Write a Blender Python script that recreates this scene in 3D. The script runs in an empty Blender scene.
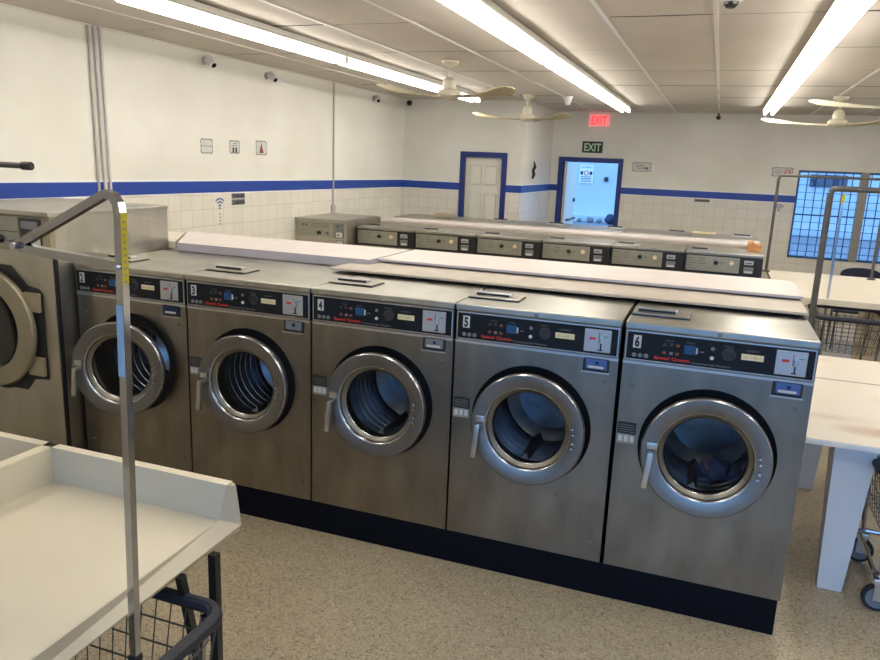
import bpy, bmesh, math, random
from math import sin, cos, pi, radians, atan2, sqrt
from mathutils import Vector, Matrix
random.seed(7)
SC = bpy.context.scene
COL = SC.collection

# ------------------------------------------------------------------ materials
def srgb(r, g, b):
    def f(c):
        c /= 255.0
        return c/12.92 if c <= .04045 else ((c+.055)/1.055)**2.4
    return (f(r), f(g), f(b), 1)

def mat(name, col, rough=.5, metal=0, spec=.5, noise=0, nscale=6, bump=0, bscale=40, stretch=(1, 1, 1), emit=None, estr=0, coat=0):
    m = bpy.data.materials.new(name); m.use_nodes = True
    nt = m.node_tree; b = nt.nodes['Principled BSDF']
    b.inputs['Base Color'].default_value = col
    b.inputs['Roughness'].default_value = rough
    b.inputs['Metallic'].default_value = metal
    b.inputs['Specular IOR Level'].default_value = spec
    b.inputs['Coat Weight'].default_value = coat
    if emit:
        b.inputs['Emission Color'].default_value = emit
        b.inputs['Emission Strength'].default_value = estr
    if noise or bump:
        tc = nt.nodes.new('ShaderNodeTexCoord'); mp = nt.nodes.new('ShaderNodeMapping')
        mp.inputs['Scale'].default_value = stretch
        nt.links.new(tc.outputs['Object'], mp.inputs['Vector'])
    if noise:
        n = nt.nodes.new('ShaderNodeTexNoise'); n.inputs['Scale'].default_value = nscale
        n.inputs['Detail'].default_value = 5
        nt.links.new(mp.outputs['Vector'], n.inputs['Vector'])
        r = nt.nodes.new('ShaderNodeMapRange')
        r.inputs['From Min'].default_value = .3; r.inputs['From Max'].default_value = .7
        r.inputs['To Min'].default_value = 1-noise; r.inputs['To Max'].default_value = 1+noise
        nt.links.new(n.outputs['Fac'], r.inputs['Value'])
        mx = nt.nodes.new('ShaderNodeMix'); mx.data_type = 'RGBA'; mx.blend_type = 'MULTIPLY'
        mx.inputs['Factor'].default_value = 1
        mx.inputs['A'].default_value = col
        nt.links.new(r.outputs['Result'], mx.inputs['B'])
        nt.links.new(mx.outputs['Result'], b.inputs['Base Color'])
    if bump:
        n2 = nt.nodes.new('ShaderNodeTexNoise'); n2.inputs['Scale'].default_value = bscale
        nt.links.new(mp.outputs['Vector'], n2.inputs['Vector'])
        bp = nt.nodes.new('ShaderNodeBump'); bp.inputs['Strength'].default_value = bump
        bp.inputs['Distance'].default_value = .01
        nt.links.new(n2.outputs['Fac'], bp.inputs['Height'])
        nt.links.new(bp.outputs['Normal'], b.inputs['Normal'])
    return m

def glass(name, tint=(1, 1, 1, 1), rough=.02, k=1.0):
    m = bpy.data.materials.new(name); m.use_nodes = True
    nt = m.node_tree; nt.nodes.clear()
    o = nt.nodes.new('ShaderNodeOutputMaterial'); mx = nt.nodes.new('ShaderNodeMixShader')
    t = nt.nodes.new('ShaderNodeBsdfTransparent'); t.inputs['Color'].default_value = tint
    g = nt.nodes.new('ShaderNodeBsdfGlossy'); g.inputs['Roughness'].default_value = rough
    f = nt.nodes.new('ShaderNodeFresnel'); f.inputs['IOR'].default_value = 1.5
    mu = nt.nodes.new('ShaderNodeMath'); mu.operation = 'MULTIPLY'; mu.inputs[1].default_value = k
    nt.links.new(f.outputs[0], mu.inputs[0])
    nt.links.new(mu.outputs[0], mx.inputs[0]); nt.links.new(t.outputs[0], mx.inputs[1]); nt.links.new(g.outputs[0], mx.inputs[2])
    nt.links.new(mx.outputs[0], o.inputs[0])
    return m

M = {}
def steel(name, col, rough, vertical=True, noise=.16):
    m = mat(name, col, rough, 1, noise=noise, nscale=3.2, stretch=(2.2, 2.2, .8))
    nt = m.node_tree; b = nt.nodes['Principled BSDF']
    tc = nt.nodes.new('ShaderNodeTexCoord'); mp = nt.nodes.new('ShaderNodeMapping')
    mp.inputs['Scale'].default_value = (220, 220, 4) if vertical else (4, 220, 220)
    n = nt.nodes.new('ShaderNodeTexNoise'); n.inputs['Scale'].default_value = 1
    nt.links.new(tc.outputs['Object'], mp.inputs['Vector']); nt.links.new(mp.outputs['Vector'], n.inputs['Vector'])
    r = nt.nodes.new('ShaderNodeMapRange'); r.inputs['To Min'].default_value = rough-.07; r.inputs['To Max'].default_value = rough+.10
    nt.links.new(n.outputs['Fac'], r.inputs['Value']); nt.links.new(r.outputs['Result'], b.inputs['Roughness'])
    return m
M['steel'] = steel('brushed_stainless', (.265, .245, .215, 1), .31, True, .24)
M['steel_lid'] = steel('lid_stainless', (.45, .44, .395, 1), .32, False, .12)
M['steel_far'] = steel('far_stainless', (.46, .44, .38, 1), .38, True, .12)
M['ring'] = mat('door_ring_cast', (.25, .245, .24, 1), .40, 1, noise=.08, nscale=8)
M['bezel'] = mat('door_bezel', (.30, .28, .24, 1), .40, 1)
M['ring_lip'] = mat('door_lip_polished', (.50, .50, .51, 1), .25, 1)
M['khaki_ring'] = mat('khaki_cast', (.36, .32, .23, 1), .5, .7, noise=.05)
M['khaki'] = mat('khaki_paint', srgb(158, 146, 118), .5)
M['drum'] = mat('drum_steel', (.36, .385, .42, 1), .30, 1, noise=.25, nscale=14)
M['chrome'] = mat('chrome', (.46, .47, .50, 1), .10, 1)
M['satin'] = mat('satin_metal', (.62, .62, .62, 1), .28, 1)
M['pipe'] = mat('galvanised_pipe', (.11, .105, .10, 1), .45, .35, noise=.15, nscale=20)
M['black'] = mat('black_plastic', (.012, .013, .016, 1), .38)
M['blackm'] = mat('gap_shade_black', (.006, .006, .007, 1), .8)  # near-black colour stands for the shade in door wells and drum
M['fascia'] = mat('black_fascia', (.008, .010, .014, 1), .45, spec=.25)
M['plinth'] = mat('black_plinth_paint', (.004, .005, .009, 1), .7, spec=.12)
M['bumper'] = mat('black_foam_bumper', (.018, .022, .035, 1), .55, bump=.2, bscale=60)
M['white'] = mat('white_plastic', srgb(232, 232, 228), .45)
M['decal_white'] = mat('white_decal', srgb(206, 206, 202), .5)
M['decal_grey'] = mat('grey_print', srgb(120, 120, 120), .5)
M['red'] = mat('red_print', srgb(205, 52, 30), .5)
M['orange'] = mat('orange_print', srgb(130, 66, 44), .5)
M['blue_btn'] = mat('blue_button', srgb(22, 74, 120), .5)
M['cream_lbl'] = mat('cream_label', srgb(226, 212, 168), .5)
M['dkgrey'] = mat('dark_grey', srgb(52, 52, 56), .5)
M['midgrey'] = mat('mid_grey', srgb(120, 122, 124), .5)
M['coin'] = mat('coin_plate_metal', (.50, .51, .53, 1), .42, .7)
M['card_blue'] = mat('blue_card', srgb(70, 100, 160), .5)
M['green'] = mat('green_print', srgb(40, 150, 120), .5)
M['pale_blue'] = mat('pale_blue_paper', srgb(176, 190, 200), .6)
M['recess'] = mat('recess_dark_grey', srgb(46, 44, 42), .6)
M['label_grey'] = mat('pale_label', srgb(150, 150, 136), .5)
M['yellow'] = mat('yellow_tape', srgb(205, 190, 40), .5)
M['slab'] = mat('white_painted_board', srgb(212, 203, 200), .5, noise=.05, nscale=7)
M['slab_edge'] = mat('grey_board_edge', srgb(172, 167, 174), .55, noise=.06, nscale=12)
M['slab_low'] = mat('worn_off_white_board', srgb(180, 170, 158), .5, noise=.08, nscale=9)
M['laminate'] = mat('cream_laminate', srgb(213, 202, 178), .42, noise=.03, nscale=4)
M['laminate_worn'] = mat('worn_laminate', srgb(230, 220, 200), .38, noise=.05, nscale=4)
M['counter'] = mat('cream_counter', srgb(228, 218, 196), .4, noise=.03)
M['legw'] = mat('white_leg_laminate', srgb(222, 222, 224), .42)
M['blue_paint'] = mat('blue_paint', srgb(28, 66, 158), .4)
M['blue_trim'] = mat('dark_blue_trim', srgb(24, 48, 120), .4)
M['door_paint'] = mat('door_paint', srgb(222, 220, 208), .45)
M['white_trim'] = mat('white_border_tile', srgb(232, 232, 236), .3)
M['conduit'] = mat('conduit_paint', srgb(206, 200, 196), .45)
M['conduit_dk'] = mat('conduit_grey', srgb(178, 172, 166), .45)
M['tbar'] = mat('ceiling_tbar', srgb(226, 222, 214), .35)
M['fan'] = mat('fan_cream_metal', srgb(206, 198, 176), .4)
M['blade'] = mat('fan_blade_tan', srgb(178, 166, 134), .5)
M['blade_lit'] = mat('fan_blade_lit', srgb(222, 214, 192), .45)  # paler copy of the blade colour, with the light painted in
M['dark'] = mat('dark_void', (.004, .004, .005, 1), .9)
M['cam_black'] = mat('camera_black', (.01, .01, .012, 1), .2)
M['win_frame'] = mat('window_frame_grey', srgb(150, 146, 138), .5)
M['bars'] = mat('security_bars', srgb(38, 84, 140), .5)  # blue tone puts the backlit glare into the bar colour
M['navy'] = mat('navy_board', srgb(14, 34, 70), .5)
M['pane'] = glass('window_pane', (.96, .98, 1, 1))
M['door_glass'] = glass('porthole_glass', (.66, .70, .74, 1), .06, .22)
M['dark_glass'] = glass('dark_porthole_glass', (.5, .5, .5, 1), .05, .10)
M['alley'] = mat('alley_white_wall', srgb(190, 202, 208), .8, noise=.04, nscale=.8)
M['asphalt'] = mat('asphalt', srgb(132, 136, 144), .9, noise=.15, nscale=2)
M['cloth'] = mat('laundry_cloth', srgb(150, 110, 120), .9)
M['cloth2'] = mat('laundry_cloth_blue', srgb(70, 80, 110), .9)
M['chair'] = mat('navy_chair_plastic', srgb(24, 30, 52), .45)
M['card'] = mat('cardboard_orange', srgb(200, 140, 90), .8)
M['wheel'] = mat('wheel_grey_rubber', srgb(120, 124, 132), .6)
M['tyre'] = mat('caster_tyre', srgb(34, 34, 38), .7)
M['panelC'] = mat('silver_green_panel', (.36, .36, .30, 1), .42, .7, noise=.06, nscale=30)
M['tube'] = mat('fluorescent_tube', (1, 1, 1, 1), .5, emit=(1, .955, .87, 1), estr=14)
M['fixture'] = mat('white_fixture_metal', srgb(225, 222, 214), .4)
M['exit_red'] = mat('exit_red_lit', srgb(190, 40, 50), .5, emit=(1, .05, .06, 1), estr=.9)
M['exit_face'] = mat('exit_face_lit', srgb(230, 150, 150), .5, emit=(1, .25, .28, 1), estr=.45)
M['exit_green'] = mat('exit_dark_green', srgb(18, 44, 26), .5)
M['exit_letter'] = mat('exit_pale_letters', srgb(196, 222, 200), .5)

def wall_material():
    m = mat('painted_and_tiled_wall', srgb(226, 221, 206), .55, spec=.35)
    nt = m.node_tree; N = nt.nodes; L = nt.links; b = N['Principled BSDF']
    geo = N.new('ShaderNodeNewGeometry'); sp = N.new('ShaderNodeSeparateXYZ')
    L.new(geo.outputs['Position'], sp.inputs[0])
    nrm = N.new('ShaderNodeSeparateXYZ'); L.new(geo.outputs['Normal'], nrm.inputs[0])
    ab = N.new('ShaderNodeMath'); ab.operation = 'ABSOLUTE'; L.new(nrm.outputs['X'], ab.inputs[0])
    gt = N.new('ShaderNodeMath'); gt.operation = 'GREATER_THAN'; gt.inputs[1].default_value = .5; L.new(ab.outputs[0], gt.inputs[0])
    u = N.new('ShaderNodeMix'); u.data_type = 'FLOAT'
    L.new(gt.outputs[0], u.inputs['Factor']); L.new(sp.outputs['X'], u.inputs['A']); L.new(sp.outputs['Y'], u.inputs['B'])
    cb = N.new('ShaderNodeCombineXYZ'); L.new(u.outputs['Result'], cb.inputs['X']); L.new(sp.outputs['Z'], cb.inputs['Y'])
    br = N.new('ShaderNodeTexBrick'); br.offset = 0; br.inputs['Scale'].default_value = 1
    br.inputs['Brick Width'].default_value = .152; br.inputs['Row Height'].default_value = .1524
    br.inputs['Mortar Size'].default_value = .0028; br.inputs['Mortar Smooth'].default_value = .3
    br.inputs['Color1'].default_value = srgb(228, 224, 213); br.inputs['Color2'].default_value = srgb(222, 217, 205)
    br.inputs['Mortar'].default_value = srgb(198, 192, 180)
    L.new(cb.outputs[0], br.inputs['Vector'])
    lt = N.new('ShaderNodeMath'); lt.operation = 'LESS_THAN'; lt.inputs[1].default_value = 1.5; L.new(sp.outputs['Z'], lt.inputs[0])
    n = N.new('ShaderNodeTexNoise'); n.inputs['Scale'].default_value = 1.4; n.inputs['Detail'].default_value = 6
    L.new(geo.outputs['Position'], n.inputs['Vector'])
    cr = N.new('ShaderNodeValToRGB'); cr.color_ramp.elements[0].position = .35; cr.color_ramp.elements[1].position = .65
    cr.color_ramp.elements[0].color = srgb(222, 219, 209); cr.color_ramp.elements[1].color = srgb(232, 230, 222)
    L.new(n.outputs['Fac'], cr.inputs['Fac'])
    mx = N.new('ShaderNodeMix'); mx.data_type = 'RGBA'
    L.new(lt.outputs[0], mx.inputs['Factor']); L.new(cr.outputs['Color'], mx.inputs['A']); L.new(br.outputs['Color'], mx.inputs['B'])
    L.new(mx.outputs['Result'], b.inputs['Base Color'])
    ro = N.new('ShaderNodeMapRange'); ro.inputs['To Min'].default_value = .6; ro.inputs['To Max'].default_value = .22
    L.new(lt.outputs[0], ro.inputs['Value']); L.new(ro.outputs['Result'], b.inputs['Roughness'])
    # faint block-wall relief on the painted part
    b2 = N.new('ShaderNodeTexBrick'); b2.inputs['Scale'].default_value = 1
    b2.inputs['Brick Width'].default_value = .406; b2.inputs['Row Height'].default_value = .203
    b2.inputs['Mortar Size'].default_value = .006; b2.inputs['Mortar Smooth'].default_value = 1
    L.new(cb.outputs[0], b2.inputs['Vector'])
    bp = N.new('ShaderNodeBump'); bp.inputs['Strength'].default_value = .12; bp.inputs['Distance'].default_value = .004; bp.invert = True
    L.new(b2.outputs['Fac'], bp.inputs['Height']); L.new(bp.outputs['Normal'], b.inputs['Normal'])
    return m
M['wall'] = wall_material()

def floor_material():
    m = mat('terrazzo_floor', srgb(170, 155, 125), .32, spec=.4)
    nt = m.node_tree; N = nt.nodes; L = nt.links; b = N['Principled BSDF']
    tc = N.new('ShaderNodeTexCoord')
    def vor(scale, ramp, seed=0):
        v = N.new('ShaderNodeTexVoronoi'); v.inputs['Scale'].default_value = scale
        mp = N.new('ShaderNodeMapping'); mp.inputs['Location'].default_value = (seed, seed*2, 0)
        L.new(tc.outputs['Object'], mp.inputs['Vector']); L.new(mp.outputs['Vector'], v.inputs['Vector'])
        s = N.new('ShaderNodeSeparateColor'); L.new(v.outputs['Color'], s.inputs['Color'])
        r = N.new('ShaderNodeValToRGB'); r.color_ramp.interpolation = 'CONSTANT'
        e = r.color_ramp.elements
        e[0].position = 0; e[0].color = ramp[0][1]
        e[1].position = ramp[1][0]; e[1].color = ramp[1][1]
        for p, c in ramp[2:]:
            q = e.new(p); q.color = c
        L.new(s.outputs['Red'], r.inputs['Fac'])
        return r
    a = vor(190, [(0, srgb(84, 72, 56)), (.06, srgb(140, 126, 104)), (.20, srgb(172, 158, 132)), (.62, srgb(184, 171, 146)), (.90, srgb(206, 195, 172))])
    c = vor(125, [(0, srgb(110, 96, 78)), (.09, srgb(168, 154, 128)), (.6, srgb(182, 169, 144)), (.93, srgb(200, 189, 166))], 3.1)
    n = N.new('ShaderNodeTexNoise'); n.inputs['Scale'].default_value = 55; L.new(tc.outputs['Object'], n.inputs['Vector'])
    mx = N.new('ShaderNodeMix'); mx.data_type = 'RGBA'
    L.new(n.outputs['Fac'], mx.inputs['Factor']); L.new(a.outputs['Color'], mx.inputs['A']); L.new(c.outputs['Color'], mx.inputs['B'])
    n2 = N.new('ShaderNodeTexNoise'); n2.inputs['Scale'].default_value = 1.3; n2.inputs['Detail'].default_value = 4
    L.new(tc.outputs['Object'], n2.inputs['Vector'])
    r2 = N.new('ShaderNodeMapRange'); r2.inputs['From Min'].default_value = .3; r2.inputs['From Max'].default_value = .7
    r2.inputs['To Min'].default_value = .88; r2.inputs['To Max'].default_value = 1.05
    L.new(n2.outputs['Fac'], r2.inputs['Value'])
    mu = N.new('ShaderNodeMix'); mu.data_type = 'RGBA'; mu.blend_type = 'MULTIPLY'; mu.inputs['Factor'].default_value = 1
    L.new(mx.outputs['Result'], mu.inputs['A']); L.new(r2.outputs['Result'], mu.inputs['B'])
    L.new(mu.outputs['Result'], b.inputs['Base Color'])
    return m
M['floor'] = floor_material()
M['ctile'] = mat('ceiling_tile', srgb(204, 196, 186), .8, noise=.06, nscale=1.1, bump=.25, bscale=70)
M['void'] = mat('ceiling_gap_dark', srgb(40, 36, 32), .9)

# worn brown scuffs on the right-hand folding table
def add_scuff(m):
    nt = m.node_tree; N = nt.nodes; L = nt.links; b = N['Principled BSDF']
    tc = N.new('ShaderNodeTexCoord')
    base = N.new('ShaderNodeRGB'); base.outputs[0].default_value = srgb(226, 217, 203); prev = base.outputs[0]
    n = N.new('ShaderNodeTexNoise'); n.inputs['Scale'].default_value = 9; n.inputs['Detail'].default_value = 6
    L.new(tc.outputs['Object'], n.inputs['Vector'])
    for (x, y, sx, sy, k) in ((.40, .64, 4.2, 9, .85), (.22, .80, 4, 14, .4), (.75, 1.2, 3, 6, .5), (.20, 2.05, 5, 9, .35)):
        mp = N.new('ShaderNodeMapping'); mp.inputs['Location'].default_value = (-x*sx, -y*sy, 0); mp.inputs['Scale'].default_value = (sx, sy, 0)
        L.new(tc.outputs['Object'], mp.inputs['Vector'])
        g = N.new('ShaderNodeTexGradient'); g.gradient_type = 'SPHERICAL'; L.new(mp.outputs['Vector'], g.inputs['Vector'])
        mu = N.new('ShaderNodeMath'); mu.operation = 'MULTIPLY'; L.new(g.outputs['Fac'], mu.inputs[0]); L.new(n.outputs['Fac'], mu.inputs[1])
        m2 = N.new('ShaderNodeMath'); m2.operation = 'MULTIPLY'; m2.inputs[1].default_value = 1.8*k; m2.use_clamp = True; L.new(mu.outputs[0], m2.inputs[0])
        mx = N.new('ShaderNodeMix'); mx.data_type = 'RGBA'; L.new(m2.outputs[0], mx.inputs['Factor']); L.new(prev, mx.inputs['A'])
        mx.inputs['B'].default_value = srgb(168, 126, 82); prev = mx.outputs['Result']
    L.new(prev, b.inputs['Base Color'])
add_scuff(M['laminate_worn'])

# ------------------------------------------------------------------ mesh builder
class MB:
    def __init__(s): s.bm = bmesh.new(); s.mats = []
    def mi(s, m):
        m = M[m] if isinstance(m, str) else m
        if m not in s.mats: s.mats.append(m)
        return s.mats.index(m)
    def box(s, x0, x1, y0, y1, z0, z1, m='white', bev=0, rot=None):
        x0, x1 = min(x0, x1), max(x0, x1); y0, y1 = min(y0, y1), max(y0, y1); z0, z1 = min(z0, z1), max(z0, z1)
        r = bmesh.ops.create_cube(s.bm, size=1); vs = r['verts']
        for v in vs:
            v.co = Vector(((x0+x1)/2+v.co.x*(x1-x0), (y0+y1)/2+v.co.y*(y1-y0), (z0+z1)/2+v.co.z*(z1-z0)))
        fs = set(f for v in vs for f in v.link_faces); i = s.mi(m)
        for f in fs: f.material_index = i
        if rot is not None: bmesh.ops.transform(s.bm, matrix=rot, verts=vs)
        if bev:
            es = list(set(e for v in vs for e in v.link_edges))
            out = bmesh.ops.bevel(s.bm, geom=es, offset=bev, segments=2, affect='EDGES', profile=.6)
            for f in out['faces']: f.material_index = i
        return s
    def tube(s, pts, r, m='chrome', n=10, cap=True, square=False):
        pts = [Vector(p) for p in pts]; rings = []; i = s.mi(m)
        up = None
        for k, p in enumerate(pts):
            if k == 0: d = pts[1]-p
            elif k == len(pts)-1: d = p-pts[k-1]
            else: d = (pts[k+1]-p).normalized()+(p-pts[k-1]).normalized()
            d.normalize()
            if up is None:
                up = Vector((0, 0, 1)) if abs(d.z) < .9 else Vector((0, 1, 0))
            a = up.cross(d).normalized(); b = d.cross(a).normalized(); up = b
            rr = r[k] if isinstance(r, (list, tuple)) else r
            if square:
                q = [(1, 1), (-1, 1), (-1, -1), (1, -1)]
                rings.append([s.bm.verts.new(p+a*rr*u+b*rr*v) for u, v in q])
            else:
                rings.append([s.bm.verts.new(p+a*rr*cos(2*pi*j/n)+b*rr*sin(2*pi*j/n)) for j in range(n)])
        nn = len(rings[0])
        for k in range(len(rings)-1):
            for j in range(nn):
                f = s.bm.faces.new((rings[k][j], rings[k][(j+1) % nn], rings[k+1][(j+1) % nn], rings[k+1][j]))
                f.material_index = i; f.smooth = not square
        if cap:
            f = s.bm.faces.new(rings[0][::-1]); f.material_index = i
            f = s.bm.faces.new(rings[-1]); f.material_index = i
        return s
    def lathe(s, prof, c=(0, 0, 0), axis='Z', m='white', n=32, smooth=True, close=False):
        # prof: (radius, height[, material]) ; axis Y: height along +Y
        c = Vector(c); rings = []
        for k, pr in enumerate(prof):
            r, h = pr[0], pr[1]; ring = []
            if r < 1e-6:
                p = {'Z': Vector((0, 0, h)), 'Y': Vector((0, h, 0)), 'X': Vector((h, 0, 0))}[axis]
                ring = [s.bm.verts.new(c+p)]
            else:
                for j in range(n):
                    a = 2*pi*j/n
                    p = {'Z': Vector((r*cos(a), r*sin(a), h)), 'Y': Vector((r*cos(a), h, r*sin(a))), 'X': Vector((h, r*cos(a), r*sin(a)))}[axis]
                    ring.append(s.bm.verts.new(c+p))
            rings.append(ring)
        for k in range(len(rings)-1):
            A, B = rings[k], rings[k+1]
            i = s.mi(prof[k+1][2] if len(prof[k+1]) > 2 else m)
            for j in range(n):
                if len(A) == 1 and len(B) == 1: break
                if len(A) == 1: f = s.bm.faces.new((A[0], B[j], B[(j+1) % n]))
                elif len(B) == 1: f = s.bm.faces.new((A[j], A[(j+1) % n], B[0]))
                else: f = s.bm.faces.new((A[j], A[(j+1) % n], B[(j+1) % n], B[j]))
                f.material_index = i; f.smooth = smooth
        return s
    def poly(s, pts, m, thick=None):
        # pts = planar polygon; thick = vector to extrude
        i = s.mi(m); vs = [s.bm.verts.new(Vector(p)) for p in pts]
        f = s.bm.faces.new(vs); f.material_index = i
        if thick is not None:
            t = Vector(thick); ws = [s.bm.verts.new(v.co+t) for v in vs]
            g = s.bm.faces.new(ws[::-1]); g.material_index = i
            k = len(vs)
            for j in range(k):
                h = s.bm.faces.new((vs[j], ws[j], ws[(j+1) % k], vs[(j+1) % k])); h.material_index = i
        return s
    def text(s, txt, x, y, z, h, m, w=None, face='-Y', align='LEFT', bold=.0):
        cu = bpy.data.curves.new('txt', 'FONT'); cu.body = txt; cu.size = 1; cu.align_x = align
        cu.resolution_u = 3; cu.offset = bold
        o = bpy.data.objects.new('txt', cu); COL.objects.link(o)
        dg = bpy.context.evaluated_depsgraph_get(); me = bpy.data.meshes.new_from_object(o.evaluated_get(dg))
        xs = [v.co.x for v in me.vertices]; ys = [v.co.y for v in me.vertices]
        sc = h/.7; sx = sc if w is None else w/(max(xs)-min(xs))
        xo = 0 if w is None else (min(xs) if align == 'LEFT' else 0)
        i = s.mi(m); base = len(s.bm.verts); vs = []
        for v in me.vertices:
            u, t = (v.co.x-xo)*sx, v.co.y*sc
            if face == '-Y': p = (x+u, y, z+t)
            elif face == '+X': p = (x, y+u, z+t)
            vs.append(s.bm.verts.new(p))
        for p in me.polygons:
            try: f = s.bm.faces.new([vs[k] for k in p.vertices]); f.material_index = i
            except ValueError: pass
        bpy.data.objects.remove(o); bpy.data.curves.remove(cu); bpy.data.meshes.remove(me)
        return s
    def build(s, name, parent=None, loc=None, normals=True, smooth=False):
        if normals: bmesh.ops.recalc_face_normals(s.bm, faces=s.bm.faces[:])
        me = bpy.data.meshes.new(name); s.bm.to_mesh(me); s.bm.free()
        if any(p.use_smooth for p in me.polygons): me.set_sharp_from_angle(angle=radians(32))
        for m in s.mats: me.materials.append(m)
        o = bpy.data.objects.new(name, me); COL.objects.link(o)
        if parent is not None: o.parent = parent
        if loc is not None: o.location = loc
        if smooth:
            for p in me.polygons: p.use_smooth = True
        return o

def tag(o, label=None, cat=None, group=None, kind=None):
    if label: o['label'] = label
    if cat: o['category'] = cat
    if group: o['group'] = group
    if kind: o['kind'] = kind
    return o
def empty(name, loc, label, cat, group=None, rz=0):
    o = bpy.data.objects.new(name, None); COL.objects.link(o); o.location = loc; o.rotation_euler = (0, 0, rz)
    o.empty_display_size = .1
    return tag(o, label, cat, group)
def struct(o): o['kind'] = 'structure'; return o
def copy_tree(o, parent=None, skip=()):
    c = o.copy(); COL.objects.link(c); c.parent = parent
    for ch in list(o.children):
        if ch.name.split('.')[0] not in skip: copy_tree(ch, c, skip)
    return c

# ------------------------------------------------------------------ dimensions
XL, XR, YF, YB, ZC = -4.82, 4.6, -3.75, 9.1, 2.745
BX, BY = -3.03, 7.2                 # corner of the boxed-out closet

# ------------------------------------------------------------------ shell
struct(MB().box(XL-.1, XR+.1, YF-.1, YB+.1, -.1, 0, 'floor').build('floor'))
struct(MB().box(XL-.12, XL, YF-.1, YB+.1, 0, 3.0, 'wall').build('wall_left'))
struct(MB().box(XR, XR+.12, YF-.1, YB+.1, 0, 3.0, 'wall').build('wall_right'))
# back wall with exit-door and window openings
DX0, DX1, DZ = -2.83, -1.96, 1.965        # exit opening
WX0, WX1, WZ0, WZ1 = .63, 2.40, .70, 1.97
b = MB()
for x0, x1, z0, z1 in ((XL, DX0, 0, 3), (DX0, DX1, DZ, 3), (DX1, WX0, 0, 3), (WX0, WX1, 0, WZ0), (WX0, WX1, WZ1, 3), (WX1, XR, 0, 3)):
    b.box(x0, x1, YB, YB+.15, z0, z1, 'wall')
struct(b.build('wall_back'))
# closet box walls (closet door opening)
CX0, CX1, CZ = -3.86, -3.32, 1.965
b = MB()
for x0, x1, z0, z1 in ((XL, CX0, 0, 3), (CX0, CX1, CZ, 3), (CX1, BX, 0, 3)):
    b.box(x0, x1, BY, BY+.1, z0, z1, 'wall')
struct(b.build('wall_closet_front'))
struct(MB().box(BX-.1, BX, BY+.1, YB, 0, 3, 'wall').build('wall_closet_side'))
# storefront behind the camera
b = MB()
for x0, x1, z0, z1 in ((XL, XR, 0, .10), (XL, XR, 2.45, 3), (XL, -2.6, .10, 2.45), (4.2, XR, .10, 2.45)):
    b.box(x0, x1, YF-.12, YF, z0, z1, 'wall')
struct(b.build('wall_front'))
b = MB()
for i in range(6):
    x = -2.6+i*6.8/5; b.box(x-.03, x+.03, YF-.1, YF-.02, .10, 2.45, 'satin')
b.box(-2.6, 4.2, YF-.1, YF-.02, .10, .16, 'satin'); b.box(-2.6, 4.2, YF-.1, YF-.02, 2.4, 2.45, 'satin')
b.box(-2.6, 4.2, YF-.065, YF-.06, .16, 2.4, 'pane')
struct(b.build('window_2'))

# ceiling: lay-in tiles, sagging a little, gaps dark
b = MB()
b.box(XL, XR, YF, YB, ZC+.05, ZC+.08, 'void')
xs = [-4.82]; x = -4.235
while x < XR: xs.append(x); x += .6135
xs.append(XR)
ys = [YF]; y = 1.61-1.235*6
while y < YB: 
    if y > YF: ys.append(y)
    y += 1.235
ys.append(YB)
ti = b.mi('ctile')
for i in range(len(xs)-1):
    for j in range(len(ys)-1):
        x0, x1, y0, y1 = xs[i]+.004, xs[i+1]-.004, ys[j]+.007, ys[j+1]-.007
        if x1-x0 < .05 or y1-y0 < .05: continue
        sg = random.uniform(.002, .010); tilt = random.uniform(-.003, .003)
        n1, n2 = 4, 6; g = []
        for a in range(n1+1):
            row = []
            for c in range(n2+1):
                u, v = a/n1, c/n2
                z = ZC+.006-sg*(4*v*(1-v))-sg*.5*(4*u*(1-u))+tilt*(v-.5)
                row.append(b.bm.verts.new((x0+(x1-x0)*u, y0+(y1-y0)*v, z)))
            g.append(row)
        for a in range(n1):
            for c in range(n2):
                f = b.bm.faces.new((g[a][c], g[a][c+1], g[a+1][c+1], g[a+1][c])); f.material_index = ti; f.smooth = True
struct(b.build('ceiling', normals=False))
b = MB()
for x in xs[1:-1]: b.box(x-.012, x+.012, YF, YB, ZC-.002, ZC+.02, 'tbar')
for x in (XL,): b.box(x, x+.02, YF, YB, ZC-.004, ZC+.02, 'tbar')
struct(b.build('trim_1'))
b = MB()
for y in ys[1:-1]: b.box(XL, XR, y-.005, y+.005, ZC+.010, ZC+.02, 'void')  # cross bars coloured dark to stand for shadowed tile joints
struct(b.build('trim_2'))

# blue stripe with its white border tiles
def stripe(pts, name):
    b = MB()
    for (x0, x1, y0, y1) in pts:
        b.box(x0, x1, y0, y1, 1.50, 1.60, 'blue_paint')
        b.box(x0, x1, y0, y1, 1.60, 1.618, 'white_trim'); b.box(x0, x1, y0, y1, 1.487, 1.50, 'white_trim')
    return struct(b.build(name))
t = .008
def sloped_stripe(name, A, B, zA, zB, n):
    # A, B plan points ; z = underside of the blue band ; n = wall normal
    b = MB(); n = Vector(n)*t
    for (d0, d1, m) in ((0, .103, 'blue_paint'), (.103, .121, 'white_trim'), (-.013, 0, 'white_trim')):
        b.poly([(A[0], A[1], zA+d0), (B[0], B[1], zB+d0), (B[0], B[1], zB+d1), (A[0], A[1], zA+d1)], m, n)
    return struct(b.build(name))
sloped_stripe('trim_3', (XL, YF), (XL, BY), 1.555, 1.500, (1, 0, 0))
stripe([(XL+t, CX0-.076, BY-t, BY), (CX1+.076, BX, BY-t, BY)], 'trim_4')
stripe([(BX, BX+t, BY-t, YB)], 'trim_5')
stripe([(BX+t, DX0-.076, YB-t, YB), (DX1+.076, WX0-.0, YB-t, YB), (WX1, XR, YB-t, YB)], 'trim_6')
stripe([(XR-t, XR, YF, YB)], 'trim_7')

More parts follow.
